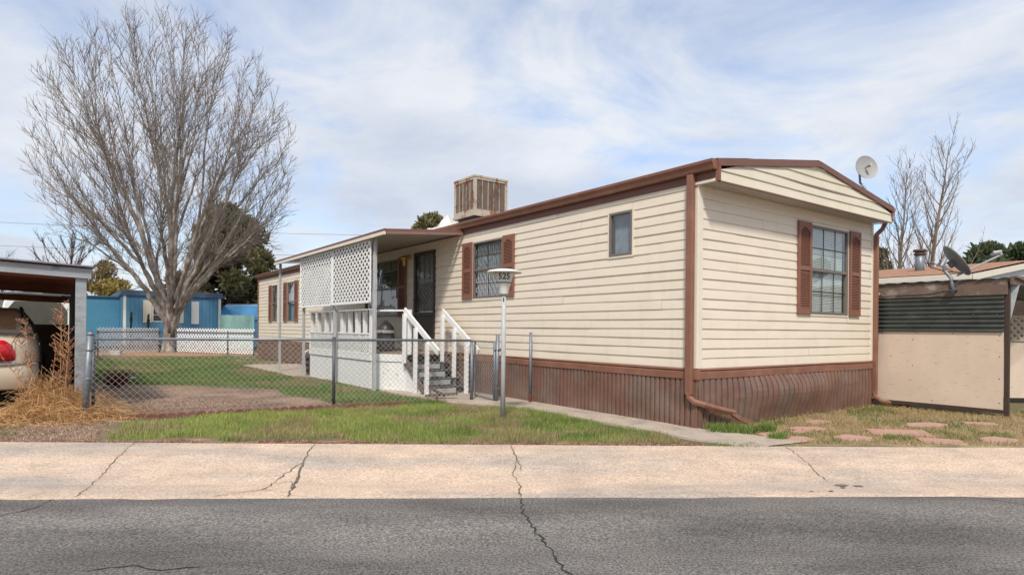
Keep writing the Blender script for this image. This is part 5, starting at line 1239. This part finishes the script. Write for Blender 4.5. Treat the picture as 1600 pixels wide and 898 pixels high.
# white van and pale building seen through the carport
vn = thing('neighbour_van', 'white van with dark windscreen seen through the back of the carport', 'van', (-7.45, 21.3, 0))
b = MB(); pr = [(-1.0, .35), (1.0, .35), (1.02, 1.3), (.9, 2.1), (.7, 2.28), (-.7, 2.28), (-.9, 2.1), (-1.02, 1.3)]; b.prism(pr, lambda u, v, w_: (-7.45 + u, 21.3 + w_, v), 4.2); b.build('body', M_WHITE, vn, bevel=.06)
b = MB(); pr = [(-.82, 1.25), (.82, 1.25), (.82, 1.8), (.62, 2.1), (-.62, 2.1), (-.82, 1.8)]; b.prism(pr, lambda u, v, w_: (-7.45 + u, 21.285 + w_, v), .01); b.build('windscreen', mat('van_glass', (.08, .075, .06), .2, .2, 3), vn)
b = MB(); b.box(-8.4, -6.5, 21.2, 21.29, .42, .6); b.build('bumper', M_BLACK, vn, bevel=.02)
for x in (-8.36, -6.54):
    b = MB(); b.lathe([(.15, -.1), (.33, -.1), (.34, .1), (.15, .1)], c=(x, 22.2, .34), n=18, M=Matrix.Rotation(math.pi / 2, 3, 'Y')); b.build('wheel', M_RUBB, vn, smooth=True)
nb_ = thing('white_mobile_home', 'pale sided building with a small window seen through the carport', 'mobile home', (-28, 32, 0), False)
b = MB()
for k in range(20): z = .3 + k * .13; b.box(-40, -24.2, 31.97 - .0, 32.0, z, z + .115)
b.box(-40, -24.2, 32, 33.3, .3, 2.9); b.build('wall', mat('white_siding', (.62, .64, .66), .6, .06, 2), nb_)
b = MB(); b.box(-40.2, -24.1, 31.8, 33.4, 2.9, 3.0); b.build('roof', M_ALU, nb_); b = MB(); b.box(-25.9, -25.0, 31.93, 31.969, 1.3, 2.1); b.build('window', M_ROOM, nb_)
b = MB(); b.box(-26.7, -26.3, 31.0, 31.4, 0, 2.9); b.build('porch_post', M_WHITE, nb_)

# ------------------------------------------------------------------ right hand shed, neighbour home
sd_ = thing('plywood_shed', 'tan plywood and dark corrugated shed wall with old wooden fascia beside the mobile home', 'shed', (5.15, -1.9, 0))
fx = lambda u, o, z: (5.15 - o, u, z)
def xb(mb, u0, u1, z0, z1, o0, o1): mb.box(5.15 - o1, 5.15 - o0, u0, u1, z0, z1)
b = MB(); xb(b, -1.88, .55, .12, 1.35, .0, .014); xb(b, .556, 3.0, .12, 1.35, .0, .014); b.build('plywood_panel', M_PLY, sd_)
b = MB()
for (u, z) in ((-1.83, 1.28), (-1.83, .95), (-1.83, .6), (-1.83, .22), (-.6, 1.2), (-.6, .75), (-.25, .9), (.5, 1.28), (.5, .9), (.5, .5), (.5, .2), (.61, 1.25), (.61, .7), (-1.2, 1.31), (-.9, .17), (-.1, 1.3)): b.lathe([(.0005, .004), (.009, .003), (.011, 0)], c=(5.137, u, z), n=8, M=Matrix.Rotation(-math.pi / 2, 3, 'Y'))
for u in np.arange(-1.8, 2.9, .31): b.lathe([(.0005, .004), (.010, .003), (.012, 0)], c=(5.102, u, 1.62), n=8, M=Matrix.Rotation(-math.pi / 2, 3, 'Y'))
b.build('nails', M_GALVD, sd_)['kind'] = 'stuff'
b = MB(); n = 8; zs_ = np.linspace(1.335, 1.93, n * 4 + 1)
for k, z in enumerate(zs_):
    o_ = .030 + .022 * math.sin(k * math.pi / 2); 
    for u in (-1.89, -.4, 1.0, 3.0): b.v.append((5.15 - o_, u, z))
for k in range(len(zs_) - 1):
    for j in range(3): a = k * 4 + j; b.f.append((a, a + 1, a + 5, a + 4))
b.build('corrugated_panel', M_CORR, sd_, smooth=True)
b = MB(); xb(b, -1.93, 3.0, 1.925, 2.16, .01, .05); b.build('fascia_board', M_OLDW, sd_, bevel=.006)
b = MB(); xb(b, -1.9, 3.0, .06, .115, -.02, .02); b.build('base_rail', M_DWOOD, sd_)
b = MB()
nk = 60
for k in range(nk + 1):     # corrugated roof edge
    u = -1.98 + 5.0 * k / nk; z = 2.185 + .012 * math.sin(k * 2.2)
    b.v += [(5.06, u, z), (6.6, u, z + .10), (8.4, u, z - .22)]
for k in range(nk):
    for j in range(2): a = k * 3 + j; b.f.append((a, a + 3, a + 4, a + 1))
b.build('roof', M_GALV, sd_)
for (x, y) in ((5.10, -1.88), (8.2, -1.8)): b = MB(); b.box(x + .04, x + (.10 if x < 6 else .13), y - .07, y - .005, 0.0, 2.12 if x < 6 else 1.85); b.build('post', M_DWOOD, sd_, bevel=.004)
b = MB(); b.bar((5.10, -1.99, 2.14), (6.6, -1.99, 2.20), .045, .13); b.bar((5.10, -2.03, 2.20), (8.4, -2.03, 1.93), .03, .03); b.build('front_rafter', M_OLDW, sd_)
b = MB(); b.bar((5.24, -1.8, 1.2), (5.36, -1.95, 2.1), .09, .11); b.build('brace', M_GWOOD, sd_)
# coiled cable and conduit on the fascia
b = MB(); b.tube([(5.09, .28 - .12 * math.cos(k * .5) - .0015 * k, 2.03 + .12 * math.sin(k * .5) - .002 * k) for k in range(38)], .007, 4); b.tube([(5.09, .35, 1.95), (5.09, .45, 1.8), (5.09, .2, 1.78)], .008, 4); single(b, 'coiled_cable', M_GALVD, 'coil of old cable hanging on the shed fascia next to the downspout', 'cable', (5.09, .28, 2.0))
b = MB(); b.tube([(5.085, -.15, 1.98), (5.085, -.9, 1.99), (5.085, -1.15, 2.05), (5.06, -1.3, 2.16)], .007, 6); b.tube([(5.08, -.15, 1.98), (5.08, 0, 2.05), (5.08, -.05, 2.12)], .008, 5); single(b, 'conduit', M_GALV, 'bent grey conduit along the shed fascia below the tilted dish', 'conduit', (5.08, -.9, 2.0))
for (u, z, lab) in ((-.02, 2.13, 'upper pale insulator on the shed fascia'), (-.05, 2.00, 'lower pale insulator on the shed fascia')):
    b = MB(); b.lathe([(.0005, .03), (.028, .025), (.033, 0), (.02, -.02)], c=(5.085, u, z), n=12, M=Matrix.Rotation(-math.pi / 2, 3, 'Y')); single(b, 'insulator', mat('pale_ceramic', (.42, .36, .30), .5, .2, 9), lab, 'insulator', (5.09, u, z), smooth=True, group='insulators')
# tilted dish on the shed
dc = Vector((5.28, -1.28, 2.50))
dish('satellite_dish', 'tilted dark grey dish with long feed arm clamped to the shed roof edge', (5.08, -1.28, 2.0), (5.06, -1.2, 2.02), [(5.07, -1.22, 1.96), (5.09, -1.18, 2.22), (5.09, -1.08, 2.36), (5.13, -1.06, 2.44)], tuple(dc + Vector((-.02, .12, 0))), .30, (.436, -.68, .588), True, M_DISHD, depth=.05, armdir=((5.22, -1.22, 2.27), (5.60, -1.70, 2.60)), mastr=.028)
b = MB(); b.tube([(5.10, -1.2, 2.34), (5.0, -1.0, 2.46), (5.0, -.85, 2.50), (5.03, -.9, 2.42), (5.1, -1.1, 2.34), (5.1, -1.35, 2.30)], .009, 5); single(b, 'dish_cable', M_BLACK, 'black looped cable behind the tilted dish', 'cable', (5.1, -1.2, 2.3))
# wall and lattice to the right of the shed
rw = thing('garden_wall_panel', 'tan board wall topped with pale lattice at the right edge beyond the shed', 'wall panel', (9.3, 11.8, 0), False)
b = MB(); b.box(8.9, 12.5, 11.80, 11.83, .1, 1.17); b.build('board', M_PLY, rw)
fw = lambda u, o, z: (u, 11.79 - o, z)
lattice(fw, 9.3, 12.5, 1.18, 1.66, .14, .14, .045, frame=.03).build('lattice', mat('tan_lattice', (.45, .38, .30), .6, .1, 4), rw)
b = MB(); b.box(9.2, 9.3, 11.78, 11.88, 0, 2.1); b.build('post', M_DWOOD, rw)
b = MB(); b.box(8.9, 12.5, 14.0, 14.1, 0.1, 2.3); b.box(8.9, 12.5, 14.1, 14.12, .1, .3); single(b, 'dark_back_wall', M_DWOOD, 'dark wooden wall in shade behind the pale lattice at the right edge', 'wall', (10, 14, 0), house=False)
nh = thing('neighbour_home', 'neighbour home with tan shingle roof and white eave behind the shed', 'house', (14.4, 4, 0))
nx0, ny0 = 14.4, 1.45
b = MB(); b.box(nx0 + .3, nx0 + 11, ny0 + .25, ny0 + 14, 0, 2.9); b.build('wall', M_NWALL, nh)
b = MB(); b.quad((nx0, ny0, 3.08), (nx0, ny0 + 14, 3.08), (nx0 + 5.6, ny0 + 14, 3.86), (nx0 + 5.6, ny0, 3.86)); b.quad((nx0 + 5.6, ny0, 3.86), (nx0 + 5.6, ny0 + 14, 3.86), (nx0 + 11.2, ny0 + 14, 3.08), (nx0 + 11.2, ny0, 3.08)); b.build('roof', M_NSH, nh)
b = MB(); b.box(nx0 - .1, nx0 - .001, ny0, ny0 + 14, 2.88, 3.05); b.box(nx0, nx0 + .3, ny0 + .02, ny0 + 14, 2.88, 2.90); b.build('gutter', M_TRIMW, nh, bevel=.01)
b = MB(); b.prism([(0, 2.86), (5.6, 3.62), (5.6, 3.80), (0, 3.04)], lambda u, v, w_: (nx0 + u, ny0 - .05 + w_, v), .04); b.prism([(11.2, 2.86), (5.6, 3.62), (5.6, 3.80), (11.2, 3.04)], lambda u, v, w_: (nx0 + u, ny0 - .05 + w_, v), .04); b.build('rake_board', M_TRIMW, nh)
b = MB(); b.prism([(0.02, 2.88), (5.6, 3.62), (11.18, 2.88)], lambda u, v, w_: (nx0 + u, ny0 + .10 + w_, v), .1); b.build('gable', M_NWALL, nh)
vp = MB(); vp.tube([(17.5, 3.97, 3.3), (17.5, 3.97, 4.10)], .15, 14); v_ = thing('vent_pipe', 'galvanised roof vent pipe with brown cap on the neighbour roof', 'vent pipe', (17.5, 3.97, 3.5)); vp.build('pipe', M_GALV, v_, smooth=True)
vp = MB(); vp.lathe([(.0, 4.26), (.20, 4.24), (.21, 4.20), (.21, 4.17), (.15, 4.16), (.15, 4.12), (.19, 4.11), (.19, 4.06), (.0, 4.05)], c=(17.5, 3.97, 0), n=18); vp.build('cap', mat('brown_cap', (.08, .045, .035), .6, .2, 6), v_, smooth=True)

# ------------------------------------------------------------------ grass, dry grass and weeds
rg = np.random.RandomState(5)
def blades(name, label, area, n, hmin, hmax, width, mask, colf, kind='stuff', lean=.35, m=M_BLADE):
    x = rg.uniform(area[0], area[1], n); y = rg.uniform(area[2], area[3], n); k = mask(x, y, rg.rand(n)); x, y = x[k], y[k]; n = len(x)
    a = rg.uniform(0, 6.283, n); h = rg.uniform(hmin, hmax, n) * (.65 + .7 * vnoise(x, y, 3.3)); w_ = width * rg.uniform(.6, 1.4, n) * (1 + (y - 7) * .05)
    ln = rg.uniform(.05, lean, n) * h * 1.6; la = rg.uniform(0, 6.283, n)
    c, s = np.cos(a) * w_ / 2, np.sin(a) * w_ / 2; lx, ly = np.cos(la) * ln, np.sin(la) * ln; z0 = np.full(n, -.005)
    V = np.stack([np.stack([x - c, y - s, z0], -1), np.stack([x + c, y + s, z0], -1), np.stack([x + c * .8 + lx * .35, y + s * .8 + ly * .35, h * .55], -1), np.stack([x - c * .8 + lx * .35, y - s * .8 + ly * .35, h * .55], -1), np.stack([x + lx, y + ly, h], -1)], 1).reshape(-1, 3)
    i = np.arange(n)[:, None] * 5; F3 = np.concatenate([i + np.array([[0, 1, 2]]), i + np.array([[0, 2, 3]]), i + np.array([[3, 2, 4]])], 0)
    col = np.repeat(colf(x, y, n), 5, 0); col = np.concatenate([col, np.ones((len(col), 1))], 1)
    o = fastmesh(name, V, F3, 3, m, cols=col); return tag(o, label, None, None, kind)
def lerp(a, b, t): t = np.clip(t, 0, 1)[:, None]; return np.array(a) * (1 - t) + np.array(b) * t
def cfront(x, y, n): 
    t = fbm(x, y, 2.0) * 1.3 - .25 + rg.rand(n) * .5; t = t + np.clip((-1.2 - x) * .10, -.25, .3); base = lerp((.09, .17, .03), (.35, .41, .11), t); dry = (rg.rand(n) < .12 + .6 * (fbm(x + 5, y, 1.3) > .57))[:, None]; return np.where(dry, lerp((.42, .33, .18), (.3, .22, .12), rg.rand(n)), base)
def stones_clear(x, y):
    k = np.ones(len(x), dtype=bool)
    for (fx_, fy_, a, c, r) in fs:
        u = (x - fx_) * math.cos(r) + (y - fy_) * math.sin(r); v = -(x - fx_) * math.sin(r) + (y - fy_) * math.cos(r); k &= ~((np.abs(u) < a * .38) & (np.abs(v) < c * .34))
    return k
def houseclear(x, y):
    u = (x - CX0) * .8084 + (y - CY0) * .5886; v = -(x - CX0) * .5886 + (y - CY0) * .8084
    pathx = np.interp(v, [p[1] for p in near], [p[0] for p in near])
    return ~((u > pathx - .02) & (v > -1.35) & (v < 24) & (u < 5) & ~((v < 0) & (u > .36 * (0.05 - v) / 1.4 + .03))) & ~((u > -1.55) & (v > 6) & (v < 11.2)) & ~((u > -1.9) & (v > 11.2) & (v < 17)) & ~((u > -1.2) & (v > 5) & (v < 7.2))
def edged(x, y): return y > 6.99 + .022 * x + .06 + .10 * vnoise(x, y, 6)
blades('grass', 'green lawn strip between the walk and the fence', (-5.2, 2.1, 7.0, 10.9), 150000, .02, .085, .006, lambda x, y, r: zones(x, y)['front'] & edged(x, y) & houseclear(x, y) & (r < -.25 + 1.9 * fbm(x, y, 2.2)), cfront)
def cyard(x, y, n):
    t = fbm(x, y, 1.1) + rg.rand(n) * .4 - .3; base = lerp((.08, .17, .03), (.24, .32, .08), t); dry = (rg.rand(n) < .10 + .65 * (fbm(x + 3, y, .7) > .56))[:, None]; return np.where(dry, lerp((.40, .31, .17), (.28, .2, .11), rg.rand(n)), base)
blades('yard_grass', 'green grass in the fenced yard', (-16, -1, 10, 28), 330000, .03, .075, .009, lambda x, y, r: zones(x, y)['yard'] & houseclear(x, y) & (r < (.35 + 1.1 * fbm(x, y, 1.5)) * np.clip(1.5 - (y - 10) / 16, .35, 1)), cyard)
def cdry(x, y, n): t = rg.rand(n); g = (rg.rand(n) < .10 + .65 * (fbm(x, y, 1.6) > .60))[:, None]; return np.where(g, lerp((.10, .15, .03), (.2, .22, .06), t), lerp((.50, .38, .20), (.34, .24, .13), t))
blades('dry_grass', 'dry yellow grass around the flagstones', (2.4, 12, 7.1, 11.4), 130000, .012, .07, .0055, lambda x, y, r: zones(x, y)['right'] & edged(x, y) & stones_clear(x, y) & houseclear(x, y) & (r < .2 + .9 * fbm(x, y, 2.2)), cdry, lean=.9)
def clit(x, y, n): t = rg.rand(n); g = (rg.rand(n) < .05 + .5 * (fbm(x, y, 2.1) > .64))[:, None]; return np.where(g, lerp((.12, .17, .04), (.2, .24, .06), t), lerp((.64, .46, .36), (.28, .17, .12), t))
blades('leaf_litter', 'dry leaf litter and straw left of the fence corner', (-12, -4.2, 6.8, 11), 90000, .006, .035, .009, lambda x, y, r: (zones(x, y)['left'] | (zones(x, y)['dirt'] & (r < .5))) & (y > 6.97 + .022 * x) & (r < .9), clit, lean=1.6)
blades('dirt_litter', 'dry straw scattered on the bare dirt patch', (-9.5, -1.6, 8.6, 14), 60000, .004, .018, .0035, lambda x, y, r: zones(x, y)['dirt'] & (r < .25 + .7 * fbm(x, y, 1.8)), lambda x, y, n: lerp((.46, .34, .25), (.20, .135, .10), rg.rand(n)), lean=4.5)
blades('edge_litter', 'dead leaves along the back edge of the walk', (-6.5, 2.2, 6.9, 7.35), 16000, .004, .02, .014, lambda x, y, r: (y > 6.95 + .022 * x) & (y < 7.0 + .022 * x + .28 * vnoise(x, y, 3)), lambda x, y, n: lerp((.44, .28, .19), (.22, .11, .08), rg.rand(n)), lean=2.0)
# bright tufts by the downspout and path end
def tuft(cx_, cy_, r, n, h, lab):
    def msk(x, y, q): return ((x - cx_) ** 2 / r ** 2 + (y - cy_) ** 2 / (r * .6) ** 2 < .25 + 1.0 * vnoise(x, y, 9)) & (q < .25 + vnoise(x, y, 14))
    return blades('weed_tuft', lab, (cx_ - r, cx_ + r, cy_ - r, cy_ + r), n, h * .5, h, .007, msk, lambda x, y, n: lerp((.09, .17, .03), (.26, .33, .09), rg.rand(n)), kind='stuff', lean=.8)
tuft(2.85, 8.02, .38, 3500, .13, 'green weeds under the downspout elbow'); tuft(3.3, 8.05, .16, 1200, .17, 'bright weed clump past the downspout end'); tuft(3.25, 7.55, .16, 900, .10, 'green weeds beside the path end'); tuft(4.75, 7.62, .2, 1200, .09, 'green weeds between the flagstones'); tuft(2.6, 7.08, .35, 900, .04, 'low weeds along the path end'); tuft(6.2, 7.95, .3, 1100, .06, 'green weeds at the right side')
# dry weed thatch before the carport
def thatch():
    n = 6800; mb = MB(); rr = random.Random(3); cols = []
    for _ in range(n):
        ang_ = rr.uniform(0, 6.28); rad_ = rr.random() ** .6; big = 1.55 if rr.random() < .3 else 1.0; cx_ = -6.6 + math.cos(ang_) * rad_ * .98 * big; cy_ = 8.75 + math.sin(ang_) * rad_ * .60 * big; rad_ *= big
        h = rr.uniform(.10, .62) * max(.12, 1 - .66 * rad_) * (.6 + .8 * float(vnoise(cx_, cy_, 3.1))) * (1.15 if cx_ > -6.75 else .42); la = rr.uniform(0, 6.28); l_ = rr.uniform(.03, .34)
        p = [(cx_, cy_, -.01), (cx_ + math.cos(la) * l_ * .35, cy_ + math.sin(la) * l_ * .35, h * .75), (cx_ + math.cos(la) * l_, cy_ + math.sin(la) * l_, h * rr.uniform(.3, 1.0))]
        k0 = len(mb.v); mb.tube(p, [.0035, .003, .0015], 3, cap=False); t = rr.random(); cc = [.80 * (1 - t) + .46 * t, .53 * (1 - t) + .25 * t, .26 * (1 - t) + .10 * t, 1]; cols += [cc] * (len(mb.v) - k0)
    return tag(mb.build('dry_thatch', M_STRAW, cols=cols), 'tangled orange straw thatch in front of the carport', None, None, 'stuff')
thatch()
def stalk(x, y, h, lean, seed, lab, plume=1.0):
    rr = random.Random(seed); mb = MB(); pts = [Vector((x, y, 0))]; d = Vector((lean, 0, 1)).normalized()
    for k in range(8): d = (d + Vector((rr.uniform(-.06, .06) + lean * .08, rr.uniform(-.05, .05), 0))).normalized(); pts.append(pts[-1] + d * h / 8)
    st = MB(); st.tube(pts, [.009 - .0008 * k for k in range(9)], 5)
    hd = MB()
    for k in range(int(34 * plume)):
        t = rr.uniform(.5, 1) if plume >= 1 else rr.uniform(.35, 1); i = min(7, int(t * 8)); p = pts[i].lerp(pts[i + 1], t * 8 - i); a = rr.uniform(0, 6.28); L = rr.uniform(.04, .17) * (1.3 - t * .6)
        q = p + Vector((math.cos(a) * L, math.sin(a) * L, L * rr.uniform(.5, 1.1))); hd.tube([p, q], [.0045, .003], 3, cap=False)
        for m_ in range(4): r_ = q.lerp(p, rr.random() * .6); hd.tube([r_, r_ + Vector((rr.uniform(-.02, .02), rr.uniform(-.02, .02), rr.uniform(.0, .03)))], [.006, .002], 3, cap=False)
    t_ = thing('dead_weed', lab, 'weed', (x, y, 0), False, 'tall dead weed stalks'); c1 = [[.46, .25, .13, 1]]; st.build('stem', M_STRAW, t_, cols=c1 * len(st.v)); hd.build('seed_head', M_STRAW, t_, cols=[[.52, .28, .16, 1]] * len(hd.v))
stalk(-6.45, 8.85, 1.62, .02, 1, 'tallest dead weed stalk with a spreading head next to the carport post'); stalk(-6.75, 8.8, 1.38, -.14, 2, 'dead weed stalk with feathery head nearest the car'); stalk(-6.6, 8.8, 1.2, -.22, 3, 'dead weed stalk bending over towards the car tail light', .7); stalk(-6.35, 8.85, 1.25, .09, 4, 'dead weed stalk leaning against the carport post', .8); stalk(-6.5, 8.75, 1.0, -.05, 5, 'short dead weed stalk in the middle of the straw', .8); stalk(-6.3, 8.7, 1.05, .05, 6, 'short dead weed stalk just left of the fence corner', .6)
stalk(-6.65, 8.7, .95, -.30, 7, 'low dead weed stalk arching left across the car bumper', .6); stalk(-6.4, 8.95, 1.42, -.03, 8, 'slender dead weed stalk just behind the tallest one', .9); stalk(-6.55, 8.9, 1.1, .10, 10, 'middle sized dead weed stalk crossing the carport post foot', .8)
# small dark red plant
rp = MB(); rr = random.Random(9)
for _ in range(160):
    a = rr.uniform(0, 6.28); h = rr.uniform(.08, .32); L = rr.uniform(.05, .28); rp.tube([(-8.4, 13.2, 0), (-8.4 + math.cos(a) * L, 13.2 + math.sin(a) * L, h)], [.004, .012], 3)
single(rp, 'red_shrub', M_REDL, 'small dark red leafy plant near the side fence', 'plant', (-8.4, 13.2, 0), house=False)
for (za, lab) in ((11.3, 'upper thin utility wire at the left edge of the sky'), (9.2, 'lower thin utility wire at the left edge of the sky')):
    b = MB(); b.tube([(-75 + 6 * k, 50 + 1.2 * k, za - .9 * math.sin(math.pi * k / 14)) for k in range(15)], .022, 4); single(b, 'utility_wire', M_GALV, lab, 'wire', (-75, 50, za), house=False)
for o in SC.objects:
    if '_o' in o: del o['_o']
